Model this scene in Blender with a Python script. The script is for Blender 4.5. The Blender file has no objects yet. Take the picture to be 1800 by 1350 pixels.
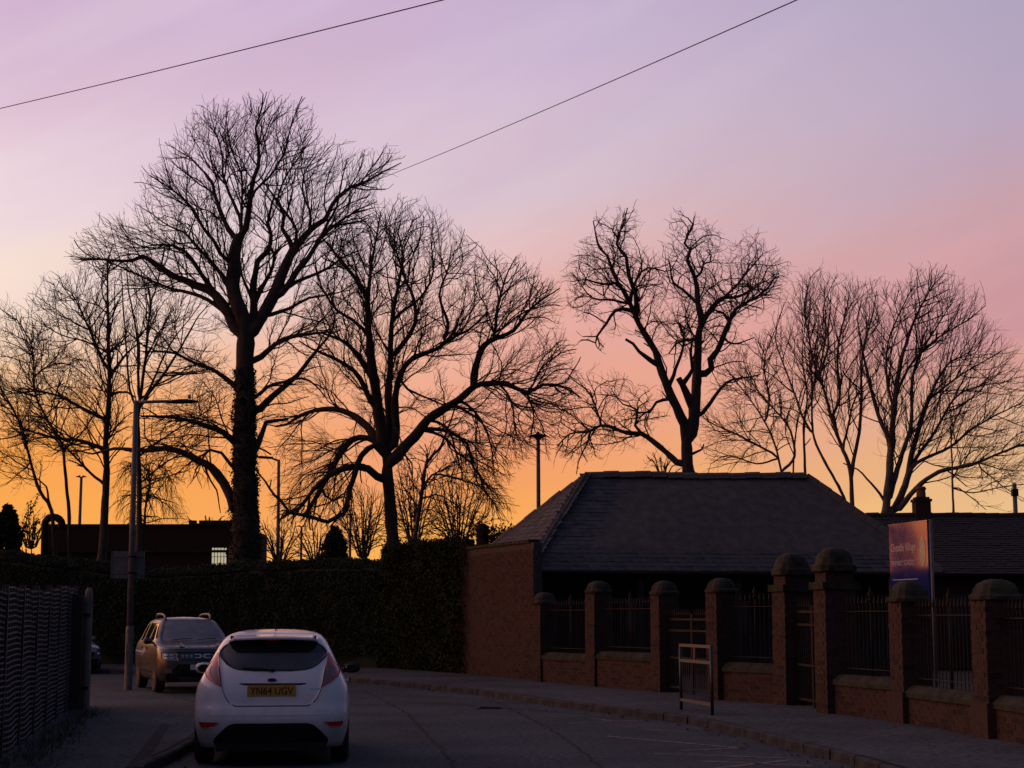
import bpy, bmesh, math, random
import numpy as np
from math import sin, cos, tan, pi, radians, sqrt, atan2
from mathutils import Vector, noise as mnoise

random.seed(7)
RNG = np.random.default_rng(11)
SC = bpy.context.scene
COL = SC.collection

# ------------------------------------------------------------------ camera
FPX, PITCH, EYE = 2900.0, radians(8.0), 1.65
cam_d = bpy.data.cameras.new('camera')
cam_d.lens = 36.0 * FPX / 1800.0
cam_d.sensor_width = 36.0
cam_d.clip_start = 0.1
cam_d.clip_end = 3000.0
cam = bpy.data.objects.new('camera', cam_d)
COL.objects.link(cam)
cam.location = (0, 0, EYE)
cam.rotation_euler = (radians(90) + PITCH, 0, 0)
SC.camera = cam

# ------------------------------------------------------------------ view
SC.view_settings.view_transform = 'Standard'
SC.view_settings.look = 'None'
SC.view_settings.exposure = 0.0
SC.view_settings.gamma = 1.0
SC.view_settings.use_curve_mapping = False

# ------------------------------------------------------------------ sky: a dusk glow low in the west-north-west
def lin(c):
    return tuple(((v / 255.0) / 12.92 if v / 255.0 <= 0.04045 else ((v / 255.0 + 0.055) / 1.055) ** 2.4) for v in c)

def build_world():
    w = bpy.data.worlds.new('World')
    SC.world = w
    w.use_nodes = True
    nt = w.node_tree
    nt.nodes.clear()
    N, L = nt.nodes, nt.links

    def math_(op, a, b=None, c=None, clamp=False):
        n = N.new('ShaderNodeMath'); n.operation = op; n.use_clamp = clamp
        for i, v in enumerate((a, b, c)):
            if v is None: continue
            if isinstance(v, (int, float)): n.inputs[i].default_value = v
            else: L.new(v, n.inputs[i])
        return n.outputs[0]

    def maprange(v, a, b, interp='SMOOTHSTEP'):
        n = N.new('ShaderNodeMapRange'); n.interpolation_type = interp; n.clamp = True
        L.new(v, n.inputs[0]); n.inputs[1].default_value = a; n.inputs[2].default_value = b
        return n.outputs[0]

    def mixc(f, a, b, blend='MIX'):
        n = N.new('ShaderNodeMix'); n.data_type = 'RGBA'; n.blend_type = blend
        if isinstance(f, (int, float)): n.inputs[0].default_value = f
        else: L.new(f, n.inputs[0])
        for i, v in ((6, a), (7, b)):
            if isinstance(v, tuple): n.inputs[i].default_value = v + (1,)
            else: L.new(v, n.inputs[i])
        return n.outputs[2]

    tc = N.new('ShaderNodeTexCoord')
    sep = N.new('ShaderNodeSeparateXYZ'); L.new(tc.outputs['Generated'], sep.inputs[0])
    az = math_('MULTIPLY', math_('ARCTAN2', sep.outputs[0], sep.outputs[1]), 180 / pi)
    el = math_('MULTIPLY', math_('ARCSINE', sep.outputs[2]), 180 / pi)

    # thin high cloud: long bands rising gently to the north
    def cloud(su, sv, slope, seed, detail=3.0):
        cx = N.new('ShaderNodeCombineXYZ')
        L.new(math_('MULTIPLY', az, su), cx.inputs[0])
        L.new(math_('MULTIPLY', math_('SUBTRACT', el, math_('MULTIPLY', az, slope)), sv), cx.inputs[1])
        cx.inputs[2].default_value = seed
        n = N.new('ShaderNodeTexNoise'); n.inputs['Scale'].default_value = 1.0
        n.inputs['Detail'].default_value = detail; n.inputs['Roughness'].default_value = 0.5
        L.new(cx.outputs[0], n.inputs['Vector'])
        return n.outputs[0]
    c1 = cloud(0.045, 0.22, 0.34, 3.1)
    c2 = cloud(0.06, 0.62, 0.38, 8.7, 4.0)
    c3 = cloud(0.06, 0.30, 0.50, 14.2, 3.0)
    wob = math_('ADD', math_('MULTIPLY', math_('SUBTRACT', c1, 0.5), 4.0), math_('MULTIPLY', math_('SUBTRACT', c2, 0.5), 2.2))
    e2 = math_('ADD', el, wob)
    t = math_('DIVIDE', e2, 90.0, clamp=True)

    def ramp(stops):
        n = N.new('ShaderNodeValToRGB'); n.color_ramp.interpolation = 'EASE'
        cr = n.color_ramp
        cr.interpolation = 'LINEAR'
        while len(cr.elements) < len(stops): cr.elements.new(0.5)
        for e_, (deg, c) in zip(cr.elements, stops):
            e_.position = deg / 90.0
        for i, (deg, c) in enumerate(stops):
            cr.elements[i].position = deg / 90.0
            cr.elements[i].color = lin(c) + (1,)
        L.new(t, n.inputs[0])
        return n.outputs[0]

    ZEN = (56, 68, 100)
    Lr = ramp([(0, (255, 180, 84)), (2.4, (253, 172, 78)), (5.0, (250, 165, 82)), (7, (249, 182, 118)), (8.7, (250, 207, 168)), (10.8, (250, 226, 208)),
               (13.6, (239, 217, 223)), (17.5, (226, 198, 216)), (21, (211, 180, 210)), (34, (132, 118, 162)), (52, (80, 86, 122)), (90, ZEN)])
    Cr = ramp([(0, (253, 190, 96)), (2.6, (250, 175, 88)), (4.6, (247, 161, 96)), (6.4, (243, 158, 116)), (8.5, (237, 166, 142)),
               (11, (230, 177, 168)), (12.7, (223, 187, 189)), (14.5, (213, 192, 204)), (18, (210, 189, 212)), (21, (201, 180, 209)), (34, (126, 116, 162)), (52, (78, 86, 122)), (90, ZEN)])
    Rr = ramp([(0, (244, 192, 108)), (3.0, (238, 194, 136)), (5.0, (228, 182, 138)), (7.2, (224, 176, 150)), (8.6, (217, 161, 147)), (10.0, (206, 148, 150)),
               (13.2, (198, 160, 172)), (17, (186, 168, 191)), (21, (175, 164, 191)), (34, (112, 106, 150)), (52, (74, 82, 118)), (90, ZEN)])
    Br = ramp([(0, (50, 56, 70)), (6, (62, 67, 86)), (13, (72, 79, 104)), (25, (70, 82, 112)), (90, ZEN)])
    Sr = ramp([(0, (255, 120, 26)), (4, (255, 148, 46)), (8, (255, 190, 110)), (13, (255, 214, 184)), (22, (226, 188, 206)),
               (34, (184, 158, 182)), (52, (110, 104, 134)), (90, ZEN)])
    Sx = mixc(1.0, Sr, (2.3, 1.75, 1.35), 'MULTIPLY')
    col = mixc(maprange(az, -34, -17), Sx, Lr)
    col = mixc(maprange(az, -18, 1, 'LINEAR'), col, Cr)
    col = mixc(maprange(az, 0, 17, 'LINEAR'), col, Rr)
    away = math_('ABSOLUTE', math_('ADD', az, 38))
    col = mixc(maprange(away, 56, 112), col, Br)
    # faint rosy and grey-mauve streaks within the cloud sheet
    band = maprange(c2, 0.40, 0.70)
    low = math_('MULTIPLY', maprange(el, 4, 9), math_('SUBTRACT', 1.0, maprange(el, 12.5, 17)))
    col = mixc(math_('MULTIPLY', math_('MULTIPLY', band, math_('MULTIPLY', low, maprange(az, -9, 6))), 0.20), col, lin((236, 158, 150)))
    col = mixc(math_('MULTIPLY', maprange(c1, 0.45, 0.75), 0.10), col, lin((176, 158, 186)))
    high = math_('MULTIPLY', maprange(el, 7, 12), math_('SUBTRACT', 1.0, maprange(el, 22, 40)))
    front = math_('SUBTRACT', 1.0, maprange(away, 48, 80))
    hf = math_('MULTIPLY', math_('MULTIPLY', high, front), math_('SUBTRACT', 1.0, math_('MULTIPLY', maprange(az, -5, 9), 0.8)))
    col = mixc(math_('MULTIPLY', math_('MULTIPLY', maprange(c3, 0.46, 0.66), hf), 0.24), col, lin((240, 218, 224)))
    col = mixc(math_('MULTIPLY', math_('MULTIPLY', maprange(c3, 0.50, 0.34), hf), 0.17), col, lin((214, 168, 192)))
    bg = N.new('ShaderNodeBackground'); bg.inputs[1].default_value = 1.0
    L.new(col, bg.inputs[0])
    out = N.new('ShaderNodeOutputWorld'); L.new(bg.outputs[0], out.inputs[0])
build_world()

# the sun is already below the roofs: only a weak, broad, warm glow comes from its side
sun_d = bpy.data.lights.new('sun', 'SUN')
sun_d.energy = 0.03
sun_d.angle = radians(16)
sun_d.color = (1.0, 0.50, 0.22)
sun = bpy.data.objects.new('sun', sun_d)
COL.objects.link(sun)
_sd = Vector((-sin(radians(40)) * cos(radians(4)), cos(radians(40)) * cos(radians(4)), sin(radians(4))))
sun.rotation_euler = _sd.to_track_quat('Z', 'Y').to_euler()
sun.location = (-60, 70, 20)

# ------------------------------------------------------------------ measuring from the photograph: a pixel plus a distance is a point of the street
CP, SP = cos(PITCH), sin(PITCH)
def ray(x, y):
    v = 675.0 - y
    return ((x - 900.0), FPX * CP - v * SP, FPX * SP + v * CP)
def U(x, y, Y):
    d = ray(x, y); k = Y / d[1]
    return Vector((d[0] * k, Y, EYE + d[2] * k))
def G(x, y, z=0.0):
    d = ray(x, y); k = (z - EYE) / d[2]
    return Vector((d[0] * k, d[1] * k, z))

# ------------------------------------------------------------------ materials
MATS = {}
def mat(name, c1, c2=None, rough=0.8, scale=8.0, detail=6.0, bump=0.0, bscale=None, metal=0.0, coat=0.0, spec=0.5, c3=None, lo=0.35, hi=0.65, stretch=None):
    if name in MATS: return MATS[name]
    m = bpy.data.materials.new(name); m.use_nodes = True
    nt = m.node_tree; N, L = nt.nodes, nt.links
    b = N['Principled BSDF']
    b.inputs['Roughness'].default_value = rough
    b.inputs['Metallic'].default_value = metal
    b.inputs['Specular IOR Level'].default_value = spec
    b.inputs['Coat Weight'].default_value = coat
    b.inputs['Coat Roughness'].default_value = 0.04
    tc = N.new('ShaderNodeTexCoord')
    src = tc.outputs['Object']
    if stretch:
        mp = N.new('ShaderNodeMapping'); mp.inputs['Scale'].default_value = stretch
        L.new(src, mp.inputs[0]); src = mp.outputs[0]
    c2 = c2 or tuple(v * 0.8 for v in c1)
    nz = N.new('ShaderNodeTexNoise'); nz.inputs['Scale'].default_value = scale; nz.inputs['Detail'].default_value = detail
    nz.inputs['Roughness'].default_value = 0.6
    L.new(src, nz.inputs['Vector'])
    r = N.new('ShaderNodeValToRGB')
    r.color_ramp.elements[0].position = lo; r.color_ramp.elements[0].color = c1 + (1,)
    r.color_ramp.elements[1].position = hi; r.color_ramp.elements[1].color = c2 + (1,)
    if c3:
        e = r.color_ramp.elements.new((lo + hi) / 2 + 0.06); e.color = c3 + (1,)
    L.new(nz.outputs[0], r.inputs[0]); L.new(r.outputs[0], b.inputs['Base Color'])
    rr = N.new('ShaderNodeMapRange'); rr.inputs[3].default_value = max(0.02, rough - 0.08); rr.inputs[4].default_value = min(1, rough + 0.08)
    L.new(nz.outputs[0], rr.inputs[0]); L.new(rr.outputs[0], b.inputs['Roughness'])
    if bump:
        n2 = N.new('ShaderNodeTexNoise'); n2.inputs['Scale'].default_value = bscale or scale * 4; n2.inputs['Detail'].default_value = 5
        L.new(src, n2.inputs['Vector'])
        bp = N.new('ShaderNodeBump'); bp.inputs['Strength'].default_value = bump; bp.inputs['Distance'].default_value = 0.02
        L.new(n2.outputs[0], bp.inputs['Height']); L.new(bp.outputs[0], b.inputs['Normal'])
    MATS[name] = m
    return m

def glass_mat(name, c, rough=0.03):
    return mat(name, c, tuple(v * 0.8 for v in c), rough=rough, scale=3, spec=0.5, coat=0.2)

def grime(m, z0, z1, col):
    """road dirt thrown up the lower part of a painted body"""
    nt = m.node_tree; N, L = nt.nodes, nt.links; b = N['Principled BSDF']
    src = b.inputs['Base Color'].links[0].from_socket
    tc = N.new('ShaderNodeTexCoord'); sp = N.new('ShaderNodeSeparateXYZ'); L.new(tc.outputs['Object'], sp.inputs[0])
    nz = N.new('ShaderNodeTexNoise'); nz.inputs['Scale'].default_value = 7; nz.inputs['Detail'].default_value = 8; L.new(tc.outputs['Object'], nz.inputs['Vector'])
    ad = N.new('ShaderNodeMath'); ad.operation = 'MULTIPLY_ADD'; L.new(nz.outputs[0], ad.inputs[0]); ad.inputs[1].default_value = 0.5; L.new(sp.outputs[2], ad.inputs[2])
    mr = N.new('ShaderNodeMapRange'); mr.inputs[1].default_value = z1 + .25; mr.inputs[2].default_value = z0 + .25; mr.inputs[3].default_value = 0.0; mr.inputs[4].default_value = 0.75
    L.new(ad.outputs[0], mr.inputs[0])
    mx = N.new('ShaderNodeMix'); mx.data_type = 'RGBA'; L.new(mr.outputs[0], mx.inputs[0]); L.new(src, mx.inputs[6]); mx.inputs[7].default_value = col + (1,)
    L.new(mx.outputs[2], b.inputs['Base Color'])

def emit_mat(name, c, strength):
    m = bpy.data.materials.new(name); m.use_nodes = True
    nt = m.node_tree; N, L = nt.nodes, nt.links
    b = N['Principled BSDF']
    tc = N.new('ShaderNodeTexCoord'); nz = N.new('ShaderNodeTexNoise'); nz.inputs['Scale'].default_value = 5
    L.new(tc.outputs['Object'], nz.inputs['Vector'])
    r = N.new('ShaderNodeValToRGB'); r.color_ramp.elements[0].color = tuple(v * 0.7 for v in c) + (1,); r.color_ramp.elements[1].color = c + (1,)
    L.new(nz.outputs[0], r.inputs[0]); L.new(r.outputs[0], b.inputs['Emission Color'])
    b.inputs['Emission Strength'].default_value = strength
    b.inputs['Base Color'].default_value = c + (1,)
    return m

def asphalt(name, base, patch):
    m = bpy.data.materials.new(name); m.use_nodes = True
    nt = m.node_tree; N, L = nt.nodes, nt.links
    b = N['Principled BSDF']; b.inputs['Roughness'].default_value = 0.95; b.inputs['Specular IOR Level'].default_value = 0.12
    tc = N.new('ShaderNodeTexCoord')
    big = N.new('ShaderNodeTexNoise'); big.inputs['Scale'].default_value = 0.45; big.inputs['Detail'].default_value = 5
    agg = N.new('ShaderNodeTexVoronoi'); agg.inputs['Scale'].default_value = 55
    fine = N.new('ShaderNodeTexNoise'); fine.inputs['Scale'].default_value = 14; fine.inputs['Detail'].default_value = 6
    for n in (big, agg, fine): L.new(tc.outputs['Object'], n.inputs['Vector'])
    r = N.new('ShaderNodeValToRGB')
    r.color_ramp.elements[0].position = 0.36; r.color_ramp.elements[0].color = patch + (1,)
    r.color_ramp.elements[1].position = 0.62; r.color_ramp.elements[1].color = base + (1,)
    L.new(big.outputs[0], r.inputs[0])
    mr = N.new('ShaderNodeMapRange'); mr.inputs[1].default_value = 0.3; mr.inputs[2].default_value = 0.7
    mr.inputs[3].default_value = 0.5; mr.inputs[4].default_value = 1.6
    L.new(fine.outputs[0], mr.inputs[0])
    mx = N.new('ShaderNodeMix'); mx.data_type = 'RGBA'; mx.blend_type = 'MULTIPLY'; mx.inputs[0].default_value = 1
    cmb = N.new('ShaderNodeCombineXYZ')
    for i in range(3): L.new(mr.outputs[0], cmb.inputs[i])
    L.new(r.outputs[0], mx.inputs[6]); L.new(cmb.outputs[0], mx.inputs[7])
    L.new(mx.outputs[2], b.inputs['Base Color'])
    bp = N.new('ShaderNodeBump'); bp.inputs['Strength'].default_value = 0.5; bp.inputs['Distance'].default_value = 0.01
    L.new(agg.outputs[0], bp.inputs['Height']); L.new(bp.outputs[0], b.inputs['Normal'])
    MATS[name] = m
    return m

M_ROAD = asphalt('road_asphalt', (0.058, 0.072, 0.080), (0.038, 0.047, 0.053))
M_PAVE = asphalt('footway_asphalt', (0.070, 0.082, 0.088), (0.047, 0.054, 0.060))
M_PATCH = asphalt('fresh_asphalt', (0.036, 0.034, 0.036), (0.028, 0.027, 0.028))
M_KERB = mat('kerb_stone', (0.052, 0.058, 0.063), (0.026, 0.029, 0.032), 0.95, 6, bump=0.4, spec=0.15)
M_SOIL = mat('soil', (0.035, 0.032, 0.022), (0.02, 0.024, 0.012), 0.95, 2.5, bump=0.5)
M_YELLOW = mat('worn_yellow_paint', (0.22, 0.175, 0.11), (0.05, 0.055, 0.06), 0.85, 9, lo=0.36, hi=0.60)
M_BRICK = [mat('brick_red', (0.062, 0.034, 0.029), (0.040, 0.024, 0.021), 0.95, 20, bump=0.4, spec=0.15),
           mat('brick_brown', (0.062, 0.038, 0.030), (0.040, 0.027, 0.022), 0.95, 20, bump=0.4, spec=0.15),
           mat('brick_plum', (0.046, 0.028, 0.026), (0.030, 0.020, 0.019), 0.95, 20, bump=0.4, spec=0.15)]
M_BRICK.append(mat('brick_sooty', (0.034, 0.024, 0.022), (0.020, 0.016, 0.015), 0.95, 20, bump=0.4, spec=0.15))
M_MORTAR = mat('mortar', (0.075, 0.064, 0.056), (0.045, 0.040, 0.035), 0.95, 12, bump=0.3, spec=0.1)
M_STONE = mat('weathered_stone', (0.050, 0.052, 0.042), (0.020, 0.022, 0.017), 0.95, 5, bump=0.6, spec=0.1)
M_SLATE = [mat('slate_grey', (0.066, 0.070, 0.076), (0.034, 0.037, 0.040), 0.8, 4.0, bump=0.2),
           mat('slate_blue', (0.046, 0.052, 0.060), (0.024, 0.027, 0.031), 0.8, 4.0, bump=0.2),
           mat('slate_brown', (0.080, 0.074, 0.068), (0.044, 0.042, 0.038), 0.8, 4.0, bump=0.2)]
M_LEAD = mat('lead_sheet', (0.17, 0.19, 0.22), (0.11, 0.12, 0.14), 0.45, 8)
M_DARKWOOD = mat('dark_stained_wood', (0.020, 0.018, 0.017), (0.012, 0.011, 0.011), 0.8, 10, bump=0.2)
M_IRON = mat('black_iron', (0.010, 0.010, 0.011), (0.016, 0.013, 0.012), 0.65, 14, spec=0.15)
M_GALV = mat('galvanised_steel', (0.13, 0.14, 0.15), (0.09, 0.095, 0.10), 0.45, 10, metal=0.6)
M_POST = mat('grey_painted_steel', (0.115, 0.115, 0.12), (0.07, 0.07, 0.074), 0.55, 9)
M_BARK = mat('bark', (0.060, 0.044, 0.036), (0.030, 0.023, 0.020), 0.95, 5, bump=0.8, bscale=14, stretch=(1, 1, 0.35))
M_BARK_PALE = mat('pale_bark', (0.12, 0.10, 0.085), (0.06, 0.05, 0.042), 0.9, 4, bump=0.5, bscale=10, stretch=(1, 1, 0.4))
M_TWIG = mat('twig_bark', (0.050, 0.036, 0.032), (0.034, 0.025, 0.024), 0.9, 3)
M_LEAF = mat('hedge_leaf', (0.026, 0.037, 0.024), (0.018, 0.027, 0.017), 0.9, 0.9, c3=(0.028, 0.036, 0.024), spec=0.08)
M_IVY = mat('ivy_leaf', (0.024, 0.034, 0.018), (0.013, 0.020, 0.011), 0.9, 2, spec=0.08)
M_CONIFER = mat('conifer_needles', (0.022, 0.030, 0.016), (0.012, 0.018, 0.010), 0.8, 2, spec=0.2)
M_CONC = mat('old_concrete', (0.18, 0.165, 0.15), (0.10, 0.094, 0.088), 0.9, 5, bump=0.3)

# ------------------------------------------------------------------ mesh helpers
class MB:
    """collects simple shapes for one mesh"""
    def __init__(s): s.v = []; s.f = []
    def add(s, vs, fs):
        o = len(s.v); s.v += [tuple(p) for p in vs]; s.f += [tuple(i + o for i in f) for f in fs]; return s
    def box(s, c, size, rz=0.0, tilt=None):
        hx, hy, hz = size[0] / 2, size[1] / 2, size[2] / 2
        ca, sa = cos(rz), sin(rz)
        vs = []
        for dz in (-hz, hz):
            for dx, dy in ((-hx, -hy), (hx, -hy), (hx, hy), (-hx, hy)):
                vs.append((c[0] + dx * ca - dy * sa, c[1] + dx * sa + dy * ca, c[2] + dz))
        return s.add(vs, [(0, 3, 2, 1), (4, 5, 6, 7), (0, 1, 5, 4), (1, 2, 6, 5), (2, 3, 7, 6), (3, 0, 4, 7)])
    def tube(s, pts, rad, n=8, caps=True):
        pts = [Vector(p) for p in pts]
        rs = rad if isinstance(rad, (list, tuple)) else [rad] * len(pts)
        vs, fs = [], []
        ref = None
        for i, p in enumerate(pts):
            t = (pts[min(i + 1, len(pts) - 1)] - pts[max(i - 1, 0)]).normalized()
            if ref is None:
                ref = Vector((0, 0, 1)) if abs(t.z) < 0.9 else Vector((1, 0, 0))
                ref = (ref - t * ref.dot(t)).normalized()
            else:
                ref = (ref - t * ref.dot(t)).normalized()
            b = t.cross(ref)
            for k in range(n):
                a = 2 * pi * k / n
                vs.append(p + ref * (rs[i] * cos(a)) + b * (rs[i] * sin(a)))
        for i in range(len(pts) - 1):
            for k in range(n):
                k2 = (k + 1) % n
                fs.append((i * n + k, i * n + k2, (i + 1) * n + k2, (i + 1) * n + k))
        if caps:
            fs.append(tuple(range(n - 1, -1, -1))); o = (len(pts) - 1) * n; fs.append(tuple(o + k for k in range(n)))
        return s.add(vs, fs)
    def lathe(s, prof, c=(0, 0, 0), n=16, axis='z'):
        vs, fs = [], []
        for (r, h) in prof:
            for k in range(n):
                a = 2 * pi * k / n
                if axis == 'z': vs.append((c[0] + r * cos(a), c[1] + r * sin(a), c[2] + h))
                else: vs.append((c[0] + h, c[1] + r * cos(a), c[2] + r * sin(a)))
        for i in range(len(prof) - 1):
            for k in range(n):
                k2 = (k + 1) % n
                fs.append((i * n + k, i * n + k2, (i + 1) * n + k2, (i + 1) * n + k))
        fs.append(tuple(range(n - 1, -1, -1))); o = (len(prof) - 1) * n; fs.append(tuple(o + k for k in range(n)))
        return s.add(vs, fs)
    def loft(s, rings, cap=True):
        n = len(rings[0]); vs = [p for r in rings for p in r]; fs = []
        for i in range(len(rings) - 1):
            for k in range(n):
                k2 = (k + 1) % n
                fs.append((i * n + k, i * n + k2, (i + 1) * n + k2, (i + 1) * n + k))
        if cap:
            fs.append(tuple(range(n - 1, -1, -1))); o = (len(rings) - 1) * n; fs.append(tuple(o + k for k in range(n)))
        return s.add(vs, fs)
    def mesh(s, name, m, smooth=False):
        me = bpy.data.meshes.new(name); me.from_pydata(s.v, [], s.f); me.update()
        if m: me.materials.append(m)
        if smooth: me.polygons.foreach_set('use_smooth', [True] * len(me.polygons))
        return me
    def build(s, name, m, parent=None, smooth=False, loc=None):
        return link(name, s.mesh(name, m, smooth), parent, loc)

def link(name, me, parent=None, loc=None, rot=None):
    o = bpy.data.objects.new(name, me); COL.objects.link(o)
    if parent is not None: o.parent = parent
    if loc is not None: o.location = loc
    if rot is not None: o.rotation_euler = rot
    return o

def tag(o, label=None, cat=None, group=None, kind=None):
    if label: o['label'] = label
    if cat: o['category'] = cat
    if group: o['group'] = group
    if kind: o['kind'] = kind
    return o

def thing(name, loc, label, cat, group=None, rz=0.0):
    o = bpy.data.objects.new(name, None); COL.objects.link(o)
    o.empty_display_size = 0.3
    o.location = loc; o.rotation_euler = (0, 0, rz)
    return tag(o, label, cat, group)

def npmesh(name, V, F, m, smooth=False):
    """fast mesh from arrays, all faces with the same number of corners"""
    V = np.asarray(V, dtype=np.float32); F = np.asarray(F, dtype=np.int32)
    k = F.shape[1]
    me = bpy.data.meshes.new(name)
    me.vertices.add(len(V)); me.vertices.foreach_set('co', V.ravel())
    me.loops.add(F.size); me.loops.foreach_set('vertex_index', F.ravel())
    me.polygons.add(len(F)); me.polygons.foreach_set('loop_start', np.arange(0, F.size, k, dtype=np.int32))
    me.update(calc_edges=True)
    if smooth: me.polygons.foreach_set('use_smooth', np.ones(len(F), dtype=bool))
    me.materials.append(m)
    return me

def catmull(pts, step):
    """smooth a polyline and resample it at about the given spacing"""
    P = np.asarray(pts, dtype=float)
    if len(P) < 2: return P
    E = np.vstack([2 * P[0] - P[1], P, 2 * P[-1] - P[-2]])
    out = []
    for i in range(1, len(E) - 2):
        p0, p1, p2, p3 = E[i - 1], E[i], E[i + 1], E[i + 2]
        n = max(1, int(round(np.linalg.norm(p2 - p1) / step)))
        for k in range(n):
            t = k / n
            out.append(0.5 * ((2 * p1) + (-p0 + p2) * t + (2 * p0 - 5 * p1 + 4 * p2 - p3) * t * t + (-p0 + 3 * p1 - 3 * p2 + p3) * t ** 3))
    out.append(P[-1])
    return np.array(out)

def leaf_quads(P, size, Nn=None, rng=RNG, spread=0.9):
    """small leaf-like quads at points P; sizes vary"""
    n = len(P)
    a = rng.normal(size=(n, 3)) * spread
    if Nn is not None: a = a + Nn
    a /= np.linalg.norm(a, axis=1, keepdims=True) + 1e-9
    r = rng.normal(size=(n, 3)); u = np.cross(a, r); u /= np.linalg.norm(u, axis=1, keepdims=True) + 1e-9
    v = np.cross(a, u)
    s = (size * rng.uniform(0.55, 1.35, size=n))[:, None]
    V = np.stack([P - u * s * 0.5, P + v * s * 0.34 - a * s * 0.1, P + u * s * 0.6, P - v * s * 0.34 - a * s * 0.1], axis=1).reshape(-1, 3)
    F = np.arange(4 * n).reshape(-1, 4)
    return V, F
# ================================================================== THE GROUND AND THE ROAD
KR = catmull([(-60, 57.5), (-35, 54), (-22, 52), (-14, 49.5), (-8.5, 46), (-4.2, 42), (-0.92, 35.7), (0.55, 31.5), (1.75, 28.3), (2.7, 25.8), (3.2, 23.1),
              (3.5, 20.6), (3.8, 18.3), (4.1, 12), (4.2, 0), (4.2, -20)], 0.5)
KL = catmull([(-60, 50), (-35, 47), (-20, 45), (-14.2, 42.8), (-10.6, 39.8), (-8.2, 36), (-6.4, 32), (-5.0, 28), (-4.05, 22), (-3.8, 16), (-3.75, 10), (-3.7, 0), (-3.7, -20)], 0.5)

def resample(P, n):
    d = np.concatenate([[0], np.cumsum(np.linalg.norm(np.diff(P, axis=0), axis=1))])
    t = np.linspace(0, d[-1], n)
    return np.stack([np.interp(t, d, P[:, k]) for k in range(P.shape[1])], axis=1)
def normals2(P):
    T = np.gradient(P, axis=0); T /= np.linalg.norm(T, axis=1, keepdims=True)
    return np.stack([T[:, 1], -T[:, 0]], axis=1)          # to the side on the left of the photo when going towards the camera
def strip(name, A, B, za, zb, m, parent=None, cols=6):
    """a sheet between two edges with the same number of points"""
    V, F = [], []
    for i in range(len(A)):
        for k in range(cols + 1):
            t = k / cols
            V.append((A[i][0] * (1 - t) + B[i][0] * t, A[i][1] * (1 - t) + B[i][1] * t, za * (1 - t) + zb * t))
    w = cols + 1
    for i in range(len(A) - 1):
        for k in range(cols):
            F.append((i * w + k, i * w + k + 1, (i + 1) * w + k + 1, (i + 1) * w + k))
    return link(name, npmesh(name, V, F, m), parent)

g = MB().add([(-900, -300, -0.05), (900, -300, -0.05), (900, 1500, -0.05), (-900, 1500, -0.05)], [(0, 1, 2, 3)]).build('ground', M_SOIL)
tag(g, kind='structure')
nR = 150
kr, kl = resample(KR, nR), resample(KL, nR)
road = strip('road', kr, kl, 0, 0, M_ROAD, cols=10); tag(road, kind='structure')

def kerbed_pavement(name, K, side, width):
    root = None
    Nn = normals2(K) * side
    inner = K + Nn * 0.125
    outer = K + Nn * width
    root = strip(name, inner, outer, 0.12, 0.12, M_PAVE, cols=8)
    tag(root, kind='structure')
    d = np.concatenate([[0], np.cumsum(np.linalg.norm(np.diff(K, axis=0), axis=1))])
    me = MB().box((0, 0, 0), (0.905, 0.125, 0.2)).mesh('kerb_stone', M_KERB)
    bm = bmesh.new(); bm.from_mesh(me); bmesh.ops.bevel(bm, geom=[e for e in bm.edges if abs(e.verts[0].co.x - e.verts[1].co.x) > 0.5 and e.verts[0].co.z > 0], offset=0.018, segments=1, affect='EDGES'); bm.to_mesh(me); bm.free()
    s = 0.45
    while s < d[-1] - 0.5:
        p = np.array([np.interp(s, d, K[:, k]) for k in (0, 1)]); q = np.array([np.interp(s + 0.3, d, K[:, k]) for k in (0, 1)])
        t = (q - p) / np.linalg.norm(q - p); nn = np.array([t[1], -t[0]]) * side
        c = p + nn * 0.0625
        if 8 < c[1] < 50:
            link('kerb_stone', me, root, (c[0], c[1], 0.022 + random.uniform(-0.006, 0.006)), (random.uniform(-.015, .015), 0, atan2(t[1], t[0]) + random.uniform(-.008, .008)))
        s += 0.915
    return root
right_pave = kerbed_pavement('pavement', resample(KR, 220), -1, 9.0)
left_pave = kerbed_pavement('pavement', resample(KL, 220), 1, 2.6)

# worn zigzag lines by the school entrance, on the road
def road_lines():
    mb = MB()
    segs = [((1065, 1294), (1310, 1316)), ((1200, 1320), (1310, 1315)), ((1150, 1325), (1385, 1333)), ((1130, 1282), (1212, 1287)), ((1000, 1272), (1028, 1271)),
            ((1060, 1268), (1130, 1267)), ((1040, 1263), (1075, 1267)), ((1230, 1338), (1430, 1347)), ((1390, 1336), (1250, 1352)), ((870, 1232), (940, 1234))]
    for a, b in segs:
        p, q = G(*a), G(*b)
        t = (q - p).normalized(); n = Vector((-t.y, t.x, 0)) * 0.05
        L_ = (q - p).length; k = max(2, int(L_ / 0.5))
        for i in range(k):
            u0, u1 = p + (q - p) * (i / k), p + (q - p) * ((i + 1) / k)
            mb.add([u0 - n, u1 - n, u1 + n, u0 + n], [(0, 1, 2, 3)])
    for v in range(len(mb.v)): mb.v[v] = (mb.v[v][0], mb.v[v][1], 0.004)
    o = mb.build('road_marking', M_YELLOW); tag(o, kind='structure')
road_lines()

# dark reinstatement patches in the near footway and the road
def patch(pxs, z, name='asphalt_patch'):
    pts = [G(x, y, z) for x, y in pxs]
    o = MB().add([(p.x, p.y, z) for p in pts], [tuple(range(len(pts)))]).build(name, M_PATCH); tag(o, kind='structure')
patch([(222, 1349), (252, 1349), (300, 1274), (284, 1272)], 0.1245)
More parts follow.
